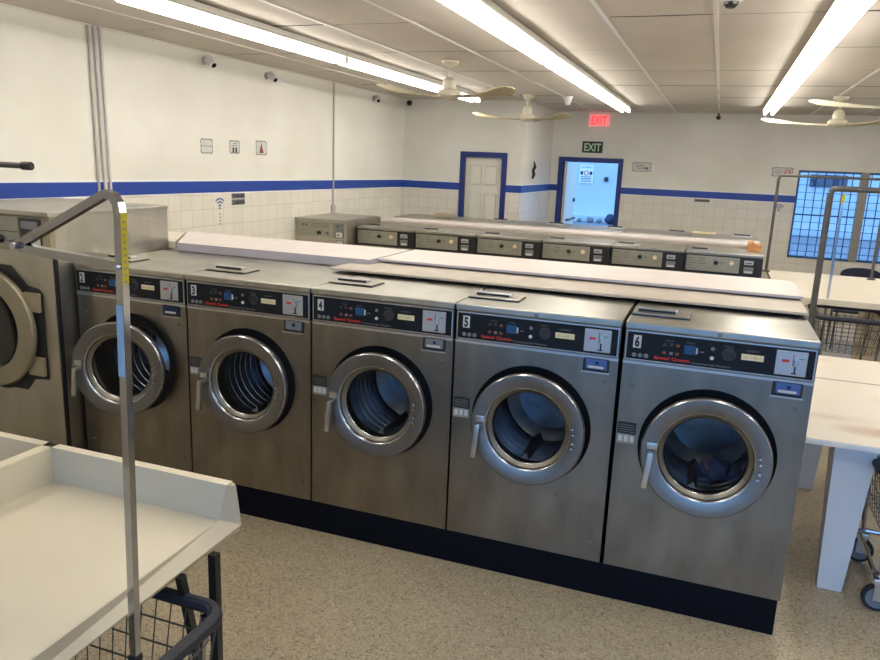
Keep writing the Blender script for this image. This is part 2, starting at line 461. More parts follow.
# closet door (door_1)
d = MB().box(CX0, CX1, BY+.03, BY+.07, 0, CZ, 'door_paint').build('door_1'); struct(d)
b = MB(); w = CX1-CX0
for (a, c) in ((.12, .46), (.54, .88)):
    for (z0, z1) in ((.18, .86), (.98, 1.48), (1.58, 1.86)):
        xa, xb = CX0+w*a, CX0+w*c
        b.box(xa, xb, BY+.0285, BY+.031, z0, z1, 'conduit')  # grey border plates paint the groove shade round each panel
        b.box(xa+.012, xb-.012, BY+.016, BY+.030, z0+.012, z1-.012, 'door_paint', bev=.010)
b.build('door_panel', d)
b = MB().lathe([(0, -.05), (.028, -.045), (.028, -.02), (.012, -.012), (.012, .0)], (CX1-.07, BY+.03, .98), 'Y', 'satin', 16).build('door_knob', d)
def casing(x0, x1, z, y, name, parent, m):
    b = MB(); k = .075
    b.box(x0-k, x0, y-.02, y+.11, 0, z+k, m, bev=.004); b.box(x1, x1+k, y-.02, y+.11, 0, z+k, m, bev=.004); b.box(x0, x1, y-.02, y+.11, z, z+k, m)
    return b.build(name, parent)
casing(CX0, CX1, CZ, BY, 'door_frame', d, 'blue_trim')
# exit door (door_2): frame + leaf swung out against the jamb
d = MB().box(DX0+.005, DX0+.045, YB+.10, YB+.98, .02, DZ-.01, 'door_paint').build('door_2'); struct(d)
casing(DX0, DX1, DZ, YB, 'door_frame', d, 'blue_trim')
b = MB(); b.tube([(DX0+.05, YB+.9, 1.02), (DX0+.09, YB+.88, 1.02), (DX0+.09, YB+.3, 1.02), (DX0+.05, YB+.28, 1.02)], .016, 'dkgrey'); b.build('push_bar', d)
b = MB(); b.box(DX0+.045, DX0+.075, YB+.84, YB+.90, 1.30, 1.36, 'dkgrey', bev=.006); b.build('deadbolt', d)

# window_1
b = MB(); y0, y1 = YB-.01, YB+.06
b.box(WX0, WX0+.025, y0, y1, WZ0, WZ1, 'bars'); b.box(WX1-.025, WX1, y0, y1, WZ0, WZ1, 'bars')
b.box(WX0, WX1, y0, y1, WZ1-.03, WZ1, 'bars'); b.box(WX0, WX1, y0, y1, WZ0, WZ0+.03, 'bars')
wd = struct(b.build('window_1'))
MB().box(1.445, 1.55, y0-.01, y1+.02, WZ0, WZ1, 'win_frame').build('mullion', wd)
MB().box(WX0, WX1, YB+.07, YB+.075, WZ0, WZ1, 'pane').build('pane', wd)
b = MB()
x = WX0+.135
while x < WX1-.02:
    if not 1.40 < x < 1.58: b.box(x-.006, x+.006, YB+.025, YB+.037, WZ0, WZ1, 'bars')
    x += .117
k = 0; z = WZ1-.1
while z > WZ0+.05:
    h = .010 if k == 5 else .004
    b.box(WX0, WX1, YB+.02, YB+.03, z-h, z+h, 'bars'); z -= .107; k += 1
b.build('security_grille', wd)

# outdoors: parking ground, long white wall, low curb
struct(MB().box(-22, 24, YB+.16, 40, -.12, -.02, 'asphalt').build('ground'))
struct(MB().box(-22, 24, 24.5, 24.8, -.02, 7.0, 'alley').build('wall_outside'))
b = MB(); b.box(-22, 24, 24.0, 24.5, -.02, .22, 'alley', bev=.02); struct(b.build('trim_8'))
struct(MB().box(-22, 24, -40, YF-.12, -.12, -.02, 'asphalt').build('ground_front'))

# signs on the outside wall
sx, sz = -5.0, 1.36
e = empty('parking_sign', (sx, 24.48, sz), 'red white and blue notice on the outdoor wall seen through the exit door', 'sign')
MB().box(-.25, .25, -.012, 0, -.03, .62, 'white').build('board', e)
b = MB()
b.text('NO PARKING', 0, -.014, .50, .07, 'card_blue', w=.40, align='CENTER')
b.lathe([(.085, -.014), (.085, -.02), (.06, -.02), (.06, -.014)], (0, 0, .33), 'Y', 'red', 20)
b.box(-.21, -.12, -.018, -.012, .27, .39, 'navy'); b.box(.12, .21, -.018, -.012, .27, .39, 'navy')
for q in range(4): b.box(-.19, .19, -.018, -.012, .02+q*.055, .045+q*.055, 'decal_grey')
b.build('print', e)
e = MB().box(-.07, .07, -.10, 0, -.08, .08, 'black', bev=.02).build('meter_box', loc=(-4.272, 24.5, 1.50))
tag(e, 'small dark box fixed on the outdoor wall right of the notice', 'utility box')
e = MB().box(-.55, .55, -.06, 0, -.20, .20, 'navy', bev=.01).build('wall_banner', loc=(2.88, 24.5, 1.76))
tag(e, 'dark blue panel on the outdoor wall seen through the barred window', 'panel')
# bags and scrub against the outdoor wall
for k, (x, r) in enumerate(((-5.0, .09), (-4.62, .13), (-4.3, .10), (-3.84, .22))):
    b = MB(); r_ = bmesh.ops.create_icosphere(b.bm, subdivisions=3, radius=r)
    for v in r_['verts']:
        n = sin(v.co.x*17+k)*cos(v.co.y*13)*sin(v.co.z*15+k*2)
        v.co *= 1+.22*n; v.co.z *= .85
    i = b.mi('navy' if k == 3 else 'midgrey')
    o = b.build('rubbish_bag', loc=(x, 23.45 if k == 3 else 23.7, r*.78-.02), smooth=True)
    tag(o, ['leftmost small dark bag by the outdoor wall', 'wider dark bag second from left by the outdoor wall', 'small dark bag next to the big blue one outdoors', 'large dark blue bag at right edge of the doorway view'][k], 'bag', 'bags along the outdoor wall')

# ------------------------------------------------------------------ conduits on the left wall
b = MB(); b.tube([(XL+.018, 1.44, .0), (XL+.018, 1.40, ZC)], .015, 'conduit'); b.tube([(XL+.018, 1.49, .0), (XL+.018, 1.45, ZC)], .011, 'conduit')
b.tube([(XL+.012, 1.38, .0), (XL+.012, 1.34, ZC)], .010, 'conduit_dk')
tag(b.build('wall_conduit'), 'bundle of thin vertical pipes running up the left wall near the camera', 'pipe')
b = MB(); b.tube([(XL+.012, 5.04, 1.3), (XL+.012, 5.04, ZC)], .011, 'conduit_dk'); b.box(XL, XL+.03, 5.0, 5.08, 1.22, 1.32, 'conduit_dk', bev=.004)
tag(b.build('wall_conduit'), 'single thin vertical pipe ending in a small box farther along the left wall', 'pipe')

# ------------------------------------------------------------------ wall stickers and signs
def wavy_sign(face, u, z, w, h, kind, label):
    # decorative scalloped outline sticker ; face +X (left wall) or -Y (back wall)
    b = MB(); n = 48; pts = []; ins = []
    for k in range(n):
        a = 2*pi*k/n; c, s_ = cos(a), sin(a)
        q = max(abs(c), abs(s_)); x, y = c/q*w/2, s_/q*h/2
        wv = 1+.05*cos(a*12)
        pts.append((x*wv, y*wv)); ins.append((x*wv-.009*c/q, y*wv-.009*s_/q))
    def P(p, d): return (XL+d, u+p[0], z+p[1]) if face == '+X' else (u+p[0], YB-d, z+p[1])
    i = b.mi('decal_grey' if kind else 'midgrey'); j = b.mi('decal_white')
    A = [b.bm.verts.new(P(p, .003)) for p in pts]; B = [b.bm.verts.new(P(p, .003)) for p in ins]
    for k in range(n):
        f = b.bm.faces.new((A[k], A[(k+1) % n], B[(k+1) % n], B[k])); f.material_index = i
    f = b.bm.faces.new([b.bm.verts.new(P(p, .002)) for p in ins]); f.material_index = j
    def bar(x0, x1, y0, y1, m):
        p = [P((x0, y0), .004), P((x1, y0), .004), P((x1, y1), .004), P((x0, y1), .004)]; b.poly(p, m)
    if kind == 1:
        bar(-w*.45, w*.45, -.003, .003, 'midgrey'); bar(-w*.35, -w*.15, h*.25, h*.28, 'midgrey')
    elif kind == 2:
        for x0 in (-.035, .01): bar(x0, x0+.028, -.055, -.005, 'dkgrey'); 
        bar(-.04, .04, .01, .016, 'midgrey'); bar(-.03, .04, .03, .036, 'green')
    elif kind == 3:
        p = [P((-.04, -.05), .004), P((.04, -.05), .004), P((0, .05), .004)]; b.poly(p, 'orange'); bar(-.03, .03, -.064, -.058, 'yellow')
    elif kind == 4:
        for q in range(3): bar(-.10+q*.008, .04, .025-q*.025, .033-q*.025, 'midgrey')
        bar(.05, .10, -.04, .0, 'midgrey')
    elif kind == 5:
        b.lathe([(.042, -.004), (.042, -.006), (.030, -.006), (.030, -.004)], P((.07, 0), 0), 'Y', 'red', 18)
        bar(.045, .095, -.004, .004, 'red'); bar(-.10, 0, .01, .016, 'midgrey'); bar(-.10, -.02, -.014, -.009, 'midgrey')
    return tag(b.build('wall_sticker', normals=False), label, 'sticker')
wavy_sign('+X', 2.66, 1.938, .17, .13, 1, 'leftmost of three small scalloped stickers on the left wall, two lines only')
wavy_sign('+X', 3.08, 1.943, .16, .12, 2, 'middle of three scalloped stickers on the left wall with dark figures')
wavy_sign('+X', 3.53, 1.947, .19, .14, 3, 'rightmost of three scalloped stickers on the left wall with orange triangle')
wavy_sign('-Y', -1.60, 1.927, .28, .14, 4, 'scalloped sticker on the back wall right of the exit door')
wavy_sign('-Y', .41, 1.934, .28, .13, 5, 'scalloped no smoking sticker on the back wall beside the barred window')

def wifi(face, u, z, label, s=1.0):
    b = MB(); d = .003
    def P(p, d=d): return (XL+d, u+p[0]*s, z+p[1]*s) if face == '+X' else (u+p[0]*s, YB-d, z+p[1]*s)
    for r in (.035, .065, .095):
        n = 10; ang = [radians(45+90*k/n) for k in range(n+1)]
        for k in range(n):
            q = [(r*cos(ang[k]), r*sin(ang[k])), (r*cos(ang[k+1]), r*sin(ang[k+1])), ((r-.013)*cos(ang[k+1]), (r-.013)*sin(ang[k+1])), ((r-.013)*cos(ang[k]), (r-.013)*sin(ang[k]))]
            b.poly([P(p) for p in q], 'blue_paint')
    b.poly([P((.011*cos(2*pi*k/12), .011*sin(2*pi*k/12))) for k in range(12)], 'blue_paint')
    if face == '+X':
        for k in range(4): b.poly([P((-.012, -.05-k*.03)), P((.012, -.05-k*.03)), P((.012, -.062-k*.03)), P((-.012, -.062-k*.03))], 'decal_grey')
    return tag(b.build('wifi_sticker', normals=False), label, 'sticker')
wifi('+X', 2.83, 1.375, 'blue wireless signal sticker on the left wall tiles under the stripe')
wifi('-Y', .43, 1.37, 'blue wireless signal sticker on the back wall left of the barred window')
b = MB(); b.box(XL, XL+.004, 3.02, 3.23, 1.457, 1.512, 'midgrey'); b.box(XL, XL+.004, 3.02, 3.23, 1.395, 1.450, 'midgrey')
b.text('WARNING', XL+.006, 3.03, 1.466, .036, 'black', w=.19, face='+X', bold=.02); b.text('CAMERAS', XL+.006, 3.03, 1.404, .036, 'black', w=.19, face='+X', bold=.02)
tag(b.build('warning_sign', normals=False), 'two-line grey notice with black lettering on the left wall tiles', 'sign')
b = MB(); b.box(-.77, -.545, YB-.004, YB, 1.44, 1.482, 'midgrey'); b.text('WARNING', -.76, YB-.006, 1.447, .027, 'black', w=.205, bold=.02)
tag(b.build('warning_sign', normals=False), 'small black lettered strip on the back wall just below the blue stripe', 'sign')
# round lizard-like decoration on the closet side wall
b = MB(); pts = [(0, 0), (.03, .05), (.0, .11), (.05, .16), (.03, .24)]
b.tube([(BX+.01, 7.82+p[0]*2, 1.70+p[1]) for p in pts], [.018, .03, .026, .03, .008], 'dkgrey', 8)
tag(b.build('wall_ornament'), 'small dark ornament hanging on the closet side wall above the stripe', 'ornament')

# EXIT signs
e = empty('exit_sign', (-2.31, YB, 2.52), 'red lit exit sign near the ceiling above the back door', 'exit sign')
MB().box(-.16, .16, -.06, 0, 0, .185, 'exit_face', bev=.008).build('housing', e)
MB().text('EXIT', 0, -.063, .035, .115, 'exit_red', w=.235, align='CENTER', bold=.02).build('lettering', e, normals=False)
e = empty('exit_sign', (-2.385, YB, 2.115), 'dark green exit sign with pale letters just above the back door', 'exit sign')
MB().box(-.16, .16, -.012, 0, 0, .175, 'exit_green').build('board', e)
MB().text('EXIT', 0, -.015, .03, .115, 'exit_letter', w=.265, align='CENTER', bold=.02).build('lettering', e, normals=False)

# security cameras and ceiling sensor
def bullet(loc, d, label):
    e = empty('security_camera', loc, label, 'camera'); d = Vector(d).normalized()
    MB().lathe([(0, 0), (.035, 0), (.035, .012), (.012, .02), (.012, .05)], (0, 0, 0), 'X', 'conduit_dk', 16).build('bracket', e)
    c = Vector((.06, 0, 0))
    b = MB(); b.tube([c-d*.03, c+d*.07],     .036, 'white', 16); b.tube([c+d*.070, c+d*.074], .022, 'cam_black', 16); b.build('camera_body', e)
bullet((XL, 2.66, 2.67), (.75, -.2, -.55), 'first security camera on the left wall near the ceiling, closest to camera')
bullet((XL, 3.64, 2.655), (.75, -.2, -.55), 'second security camera on the left wall near the ceiling')
bullet((XL, 6.15, 2.66), (.4, -.6, -.4), 'security camera high on the left wall near the far corner')
e = MB().lathe([(0, -.075), (.03, -.065), (.042, -.03), (.03, 0)], (0, 0, 0), 'Z', 'cam_black', 20).build('security_camera', loc=(-4.70, 7.08, 2.715))
tag(e, 'small black dome camera in the far left ceiling corner', 'camera')
e = empty('security_camera', (-.475, 1.08, 2.742), 'white dome camera with black lens on the ceiling at top of picture', 'camera')
MB().lathe([(.058, 0), (.062, -.02), (.045, -.035), (.0, -.036)], (0, 0, 0), 'Z', 'white', 28).build('dome_base', e)
MB().lathe([(.036, -.034), (.034, -.048), (.02, -.062), (0, -.066)], (0, 0, 0), 'Z', 'cam_black', 24).build('dome_lens', e)
e = MB().lathe([(0, -.10), (.028, -.09), (.035, -.055), (.012, -.04), (.012, 0)], (0, 0, 0), 'Z', 'cam_black', 16).build('security_camera', loc=(-.56, 8.95, 2.742))
tag(e, 'small black camera hanging at the ceiling edge over the back wall centre', 'camera')
e = MB().lathe([(.06, 0), (.055, -.02), (.045, -.05), (.03, -.10), (0, -.11)], (0, 0, 0), 'Z', 'white', 20).build('smoke_detector', loc=(-2.33, 6.55, 2.742))
tag(e, 'small white detector on the ceiling between far fan and red exit sign', 'detector')

# ------------------------------------------------------------------ fluorescent fixtures
def fixture(L):
    e = empty('fluorescent_light', (0, 0, 0), 'x', 'ceiling light')
    b = MB(); b.box(-.055, .055, 0, L, 2.690, 2.74, 'fixture', bev=.003)
    b.poly([(-.055, 0, 2.703), (-.078, 0, 2.686), (-.078, L, 2.686), (-.055, L, 2.703)], 'fixture', (0, 0, .002)); b.poly([(.055, 0, 2.703), (.078, 0, 2.686), (.078, L, 2.686), (.055, L, 2.703)], 'fixture', (0, 0, .002))
    b.build('channel', e)
    for s in (-1, 1):
        MB().tube([(s*.045, .035, 2.656), (s*.045, L-.035, 2.656)], .019, 'tube', 10).build('tube', e)
    for y in (.014, L-.014):
        for s in (-1, 1): MB().box(s*.045-.013, s*.045+.013, y-.010, y+.010, 2.636, 2.693, 'conduit_dk').build('lamp_socket', e)
    return e
LPRO = fixture(2.44); LSH = fixture(1.22)
used = {'p': False, 's': False}
rows = [(-3.46, [(-2.24, 'p'), (.20, 'p'), (2.65, 'p'), (5.10, 's')], 'left row'),
        (-1.745, [(-2.09, 'p'), (.35, 'p'), (2.80, 'p'), (5.24, 'p')], 'middle row'),
        (.06, [(-2.01, 'p'), (.43, 'p'), (2.87, 'p'), (5.31, 'p')], 'right row'),
        (1.80, [(-2.01, 'p'), (.43, 'p'), (2.87, 'p'), (5.31, 'p')], 'row just beyond the right edge')]
ordn = ['overhead above the picture top', 'nearest in view', 'second in view', 'farthest']
for x, ff, nm in rows:
    for k, (y, kind) in enumerate(ff):
        src = LPRO if kind == 'p' else LSH
        if not used[kind]: o = src; used[kind] = True
        else: o = copy_tree(src)
        o.location = (x, y, 0)
        o['label'] = 'two-tube fluorescent fixture in the %s, %s' % (nm, ordn[k]); o['group'] = 'fluorescent fixtures'

# ------------------------------------------------------------------ ceiling fans
def blade(a0, R, m, parent, z=-.29, droop=0):
    b = MB(); n = 14; i = b.mi(m); top = []; bot = []
    for k in range(n+1):
        t = k/n; r = .09+(R-.09)*t
        w = .026+.012*t if t < .45 else .031+.052*sin(min(1, (t-.45)/.42)*pi/2)*.85
        if t > .86: w *= sqrt(max(0.02, 1-((t-.86)/.14)**2))
        tw = -radians(16+3*t); zz = z-.008+.05*t*t-droop*t
        c = Vector((r*cos(a0), r*sin(a0), zz)); p = Vector((-sin(a0), cos(a0), 0))
        e1 = c+p*w*cos(tw)+Vector((0, 0, w*sin(tw))); e2 = c-p*w*cos(tw)-Vector((0, 0, w*sin(tw)))
        h = Vector((0, 0, .004))
        top.append((b.bm.verts.new(e1+h), b.bm.verts.new(e2+h))); bot.append((b.bm.verts.new(e1-h), b.bm.verts.new(e2-h)))
    def q(*v): f = b.bm.faces.new(v); f.material_index = i
    for k in range(n):
        q(top[k][0], top[k][1], top[k+1][1], top[k+1][0]); q(bot[k][1], bot[k][0], bot[k+1][0], bot[k+1][1])
        q(top[k][0], top[k+1][0], bot[k+1][0], bot[k][0]); q(top[k+1][1], top[k][1], bot[k][1], bot[k+1][1])
    q(top[0][1], top[0][0], bot[0][0], bot[0][1]); q(top[n][0], top[n][1], bot[n][1], bot[n][0])
    b.build('blade', parent)
def fan(x, y, angs, R, label, bm='blade', bms=None):
    e = empty('ceiling_fan', (x, y, 2.742), label, 'ceiling fan', 'white ceiling fans')
    MB().lathe([(0, 0), (.078, 0), (.074, -.018), (.045, -.045), (.02, -.06), (0, -.06)], m='fan', n=24).build('canopy', e)
    MB().tube([(0, 0, -.05), (0, 0, -.16)], .011, 'fan', 12).build('downrod', e)
    MB().lathe([(0, -.13), (.03, -.135), (.055, -.16), (.062, -.20), (.058, -.235), (.09, -.245), (.105, -.27), (.10, -.29), (.075, -.312), (.04, -.322), (0, -.324)], m='fan', n=28).build('motor_housing', e)
    for k, a in enumerate(angs): blade(radians(a), R, (bms[k] if bms else bm), e)
fan(-2.74, 3.31, (-17, 103, 223), .67, 'nearest ceiling fan, tan paddle blade pointing right, beside left light row')
fan(-2.80, 6.40, (203, -30, 85), .70, 'small far ceiling fan in front of the closet corner')
fan(.70, 6.28, (178, -42, 62), .78, 'ceiling fan at right over the barred window side', bms=['blade_lit', 'blade', 'blade_lit'])  # lit and shaded tones painted blade by blade
fan(.98, 3.9, (176, 296, 56), .80, 'ceiling fan at the right picture edge, only its pale blade in view', bm='blade_lit')

# ------------------------------------------------------------------ front row washers
W = .735
def plate_hole(b, x0, x1, z0, z1, cx, cz, r, y, m, n=64):
    i = b.mi(m)
    an = sorted(set([round(2*pi*k/n, 6) for k in range(n)]+[round(atan2(z-cz, x-cx) % (2*pi), 6) for x in (x0, x1) for z in (z0, z1)]))
    inn, out = [], []
    for a in an:
        c, s_ = cos(a), sin(a)
        tx = ((x1-cx)/c if c > 1e-9 else (x0-cx)/c if c < -1e-9 else 1e9)
        tz = ((z1-cz)/s_ if s_ > 1e-9 else (z0-cz)/s_ if s_ < -1e-9 else 1e9)
        t = min(tx, tz)
        inn.append(b.bm.verts.new((cx+r*c, y, cz+r*s_))); out.append(b.bm.verts.new((cx+t*c, y, cz+t*s_)))
    k = len(an)
    for j in range(k):
        f = b.bm.faces.new((inn[j], inn[(j+1) % k], out[(j+1) % k], out[j])); f.material_index = i
def make_washer():
    e = empty('washing_machine', (0, 0, .165), 'x', 'washing machine')
    x0, x1 = .005, W-.005; zt = 1.105-.165; cx, cz = .370, .750-.165
    b = MB(); i = 0
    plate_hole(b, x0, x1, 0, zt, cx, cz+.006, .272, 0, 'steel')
    # shell round the back of the front plate
    si = b.mi('steel'); D = .70; z1 = 1.243-.165
    for q in (((x0, 0, 0), (x0, D, 0), (x0, D, z1), (x0, 0, z1)), ((x1, 0, 0), (x1, 0, z1), (x1, D, z1), (x1, D, 0)), ((x0, D, 0), (x1, D, 0), (x1, D, z1), (x0, D, z1)), ((x0, .01, zt), (x1, .01, zt), (x1, .01, z1), (x0, .01, z1)), ((x0, 0, 0), (x1, 0, 0), (x1, D, 0), (x0, D, 0))):
        f = b.bm.faces.new([b.bm.verts.new(p) for p in q]); f.material_index = si
    b.box(x0, x1, -.006, .012, zt-.008, zt+.004, 'satin')
    b.build('body', e, normals=False)
    MB().lathe([(.272, 0), (.272, .05), (.19, .06)], (cx, 0, cz+.006), 'Y', 'blackm', 48).build('door_well', e)
    b = MB(); b.lathe([(.19, .06), (.205, .08), (.215, .42), (.16, .46), (0, .46)], (cx, 0, cz), 'Y', 'drum', 48)
    for k in range(3):
        a = radians(20+120*k); c, s_ = cos(a), sin(a)
        b.poly([(cx+.215*c-.03*s_, .1, cz+.215*s_+.03*c), (cx+.18*c, .12, cz+.18*s_), (cx+.215*c+.03*s_, .1, cz+.215*s_-.03*c)], 'drum', (0, .3, 0))
    for yy in (.12, .17, .22, .27, .32, .37): b.lathe([(.2085, yy-.004), (.205, yy), (.2085, yy+.004)], (cx, 0, cz), 'Y', 'drum', 40)
    b.build('drum', e)
    # lid
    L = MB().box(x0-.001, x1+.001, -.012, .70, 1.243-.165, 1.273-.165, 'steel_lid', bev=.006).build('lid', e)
    b = MB(); b.box(.006, .250, .150, .298, 1.2725-.165, 1.276-.165, 'black'); b.box(.010, .246, .155, .294, 1.276-.165, 1.283-.165, 'steel_lid', bev=.003); b.box(.026, .190, .215, .262, 1.283-.165, 1.295-.165, 'satin', bev=.004); b.box(.03, .186, .209, .216, 1.283-.165, 1.292-.165, 'black')  # black boxes stand for the shadow under the cover and at its handle
    b.build('dispenser_cover', L)
    # control panel
    z0, z1 = 1.113-.165, 1.239-.165
    b = MB(); b.box(x0+.004, x1-.004, -.006, .01, z0, z1, 'satin', bev=.003); b.box(x0+.010, x1-.010, -.009, 0, z0+.006, z1-.006, 'fascia', bev=.002)
    P = b.build('control_panel', e); y = -.0105
    def Z(z): return z-.165
    for k in range(3): MB().lathe([(0, -.014), (.0085, -.013), (.0095, -.009)], (.048+.024*k, 0, Z(1.137)), 'Y', 'midgrey', 14).build('screw_cap', P)
    b = MB(); b.text('Speed Queen', .127, y, Z(1.131), .0125, 'red', w=.140, bold=.03); b.text('Commercial Washer', .275, y, Z(1.1275), .0085, 'decal_grey', w=.15, bold=.01)
    b.build('brand_lettering', P, normals=False)
    for k, (dx, dz, c) in enumerate(((0, 0, 'dkgrey'), (.026, .002, 'dkgrey'), (.052, .0, 'orange'), (.0, -.034, 'orange'), (.028, -.034, 'midgrey'), (.052, -.034, 'orange'))):
        MB().box(.158+dx, .172+dx, -.013, -.009, Z(1.188)+dz, Z(1.200)+dz, c, bev=.002).build('cycle_button', P)
    for tx, px_, pz_, ww in (('CYCLE', .168, 1.208, .03), ('PRESS', .25, 1.208, .03), ('STATUS', .39, 1.212, .035), ('INSERT', .475, 1.204, .05)):
        MB().text(tx, px_, y, Z(pz_), .006, 'decal_grey', w=ww).build('small_print', P, normals=False)
    b = MB(); b.box(.242, .288, -.015, -.009, Z(1.165), Z(1.202), 'blue_btn', bev=.003); b.box(.288, .294, -.014, -.009, Z(1.170), Z(1.194), 'decal_white'); b.box(.302, .318, -.011, -.009, Z(1.178), Z(1.182), 'decal_grey'); b.build('start_button', P)
    for zz in (1.198, 1.160): MB().lathe([(0, -.014), (.007, -.013), (.008, -.009)], (.350, 0, Z(zz)), 'Y', 'midgrey' if zz > 1.18 else 'decal_white', 14).build('indicator', P)
    b = MB(); b.lathe([(0, -.013), (.025, -.012), (.027, -.009)], (.412, 0, Z(1.182)), 'Y', 'dkgrey', 14)
    for k in range(4): b.box(.392+.011*k, .397+.011*k, -.0145, -.0125, Z(1.166), Z(1.198), 'black')
    b.build('vent', P)
    b = MB(); b.box(.458, .540, -.011, -.009, Z(1.169), Z(1.193), 'cream_lbl'); b.text('25 c 25 c', .464, -.0115, Z(1.177), .007, 'decal_grey', w=.066); b.build('price_label', P, normals=False)
    b = MB(); b.box(.582, .694, -.014, -.009, Z(1.128), Z(1.226), 'coin', bev=.003)
    b.box(.604, .630, -.0155, -.0135, Z(1.181), Z(1.191), 'red'); b.box(.648, .662, -.026, -.013, Z(1.168), Z(1.196), 'satin', bev=.003)
    b.box(.650, .656, -.0155, -.0135, Z(1.138), Z(1.168), 'black'); b.box(.642, .660, -.0155, -.0135, Z(1.136), Z(1.141), 'black'); b.box(.642, .646, -.0152, -.0135, Z(1.168), Z(1.214), 'midgrey')
    b.box(.664, .682, -.0152, -.0135, Z(1.196), Z(1.200), 'green')
    b.build('coin_slot_plate', P)
    # coin box
    b = MB(); b.box(.584, .694, -.006, .004, Z(1.040), Z(1.102), 'black', bev=.003); b.box(.592, .690, -.009, -.004, Z(1.050), Z(1.099), 'dkgrey'); b.box(.578, .698, -.016, -.002, Z(1.036), Z(1.042), 'satin', bev=.002)
    C_ = b.build('coin_box', e)
    # info decal
    b = MB(); b.box(.010, .086, -.002, .001, Z(.785), Z(.838), 'black'); b.box(.010, .086, -.002, .001, Z(.742), Z(.785), 'label_grey')
    for k in range(4): b.box(.016, .080, -.003, -.0015, Z(.795+k*.010), Z(.797+k*.010), 'decal_grey')
    for k in range(3): b.box(.016+.024*k, .032+.024*k, -.003, -.0015, Z(.752), Z(.778), 'decal_white')
    b.build('instruction_decal', e)
    for (sx, sz) in ((.055, 1.003), (.680, .996), (.515, .446), (.682, .254), (.055, .262)):
        MB().lathe([(0, -.008), (.006, -.006), (.008, 0)], (sx, 0, Z(sz)), 'Y', 'ring', 12).build('screw', e)
    MB().lathe([(0, -.020), (.009, -.018), (.010, -.012)], (.37, 0, Z(1.258)), 'Y', 'midgrey', 14).build('lid_lock', L)
    # door (origin at its hinge so that it can swing)
    hx = .632
    Dr = bpy.data.objects.new('tmp', None)
    b = MB(); c = (cx-hx, 0, cz)
    b.lathe([(.190, -.012), (.240, -.012), (.253, -.020), (.256, -.040), (.254, -.048, 'ring_lip'), (.249, -.053, 'ring_lip'), (.246, -.0535), (.192, -.046), (.188, -.044, 'ring_lip'), (.184, -.038, 'ring_lip'), (.182, -.028, 'bezel'), (.166, -.018, 'bezel'), (.163, -.012, 'ring_lip'), (.160, -.004, 'black')], c, 'Y', 'ring', 72)
    Dr = b.build('door', e, loc=(hx, -.012, 0), smooth=False)
    MB().lathe([(.164, -.014), (.150, -.017), (.110, -.021), (.06, -.023), (0, -.024)], c, 'Y', 'door_glass', 48).build('porthole_glass', Dr)
    b = MB(); hx2 = c[0]-.210
    b.box(hx2-.020, hx2+.022, -.066, -.054, c[2]+.012, c[2]+.040, 'satin', bev=.004); b.tube([(hx2, -.05, c[2]-.004), (hx2, -.095, c[2]-.004)], .011, 'satin', 12)
    b.box(hx2-.012, hx2+.012, -.105, -.086, c[2]-.148, c[2]+.006, 'satin', bev=.005, rot=Matrix.Translation((hx2, 0, c[2])) @ Matrix.Rotation(radians(5), 4, 'Y') @ Matrix.Translation((-hx2, 0, -c[2])))
    b.build('door_handle', Dr)
    for dz in (.040, .016, -.024, -.048):
        MB().lathe([(0, -.068), (.006, -.066), (.007, -.052)], (c[0]+.208+(.0 if abs(dz) < .03 else -.004), 0, c[2]+dz), 'Y', 'ring_lip', 12).build('rivet', Dr)
    return e
WM = make_washer()
card_cols = {2: ('navy', 'decal_white'), 3: ('midgrey', 'black'), 4: ('midgrey', 'decal_white'), 5: ('card_blue', 'decal_white'), 6: ('card_blue', 'decal_white')}
labs = {2: 'stainless front-load washer numbered 2, door ajar, leftmost with black panel', 3: 'stainless front-load washer numbered 3, between machines 2 and 4',
        4: 'stainless front-load washer numbered 4, middle of the front row', 5: 'stainless front-load washer numbered 5, second from the right end',
        6: 'stainless front-load washer numbered 6, right end of the front row with laundry inside'}
washers = {}
for n in (2, 3, 4, 5, 6):
    o = WM if n == 2 else copy_tree(WM)
    o.location = (-W*(7-n)+(.008 if n == 6 else 0), 0, .165); o['label'] = labs[n]; o['group'] = 'numbered front-load washers'
    washers[n] = o
for n, o in washers.items():
    P = [c for c in o.children if c.name.startswith('control_panel')][0]
    b = MB(); b.box(.040, .072, -.0115, -.009, 1.167-.165, 1.221-.165, 'decal_white', bev=.001); b.text(str(n), .056, -.0125, 1.174-.165, .040, 'black', w=.019, align='CENTER', bold=.045)
    s = b.build('number_sticker', P, normals=False); s['label'] = 'white sticker with black number %d' % n
    C_ = [c for c in o.children if c.name.startswith('coin_box')][0]
    a, c2 = card_cols[n]
    b = MB(); b.box(.598, .684, -.011, -.0085, 1.054-.165, 1.096-.165, a)
    if n == 3: b.lathe([(0, -.014), (.010, -.012), (.010, -.010)], (.641, 0, 1.078-.165), 'Y', 'black', 14)
    else: b.box(.606, .672, -.012, -.0105, 1.057-.165, 1.067-.165, c2); b.box(.636, .650, -.012, -.0105, 1.074-.165, 1.086-.165, 'navy')
    b.build('coin_box_card', C_)
    dr = [c for c in o.children if c.name.startswith('door') and not c.name.startswith('door_')][0]
    if n == 2: dr.rotation_euler = (0, 0, .24); dr.location = (.632, -.03, 0)
    if n == 3: dr.rotation_euler = (0, 0, .03)
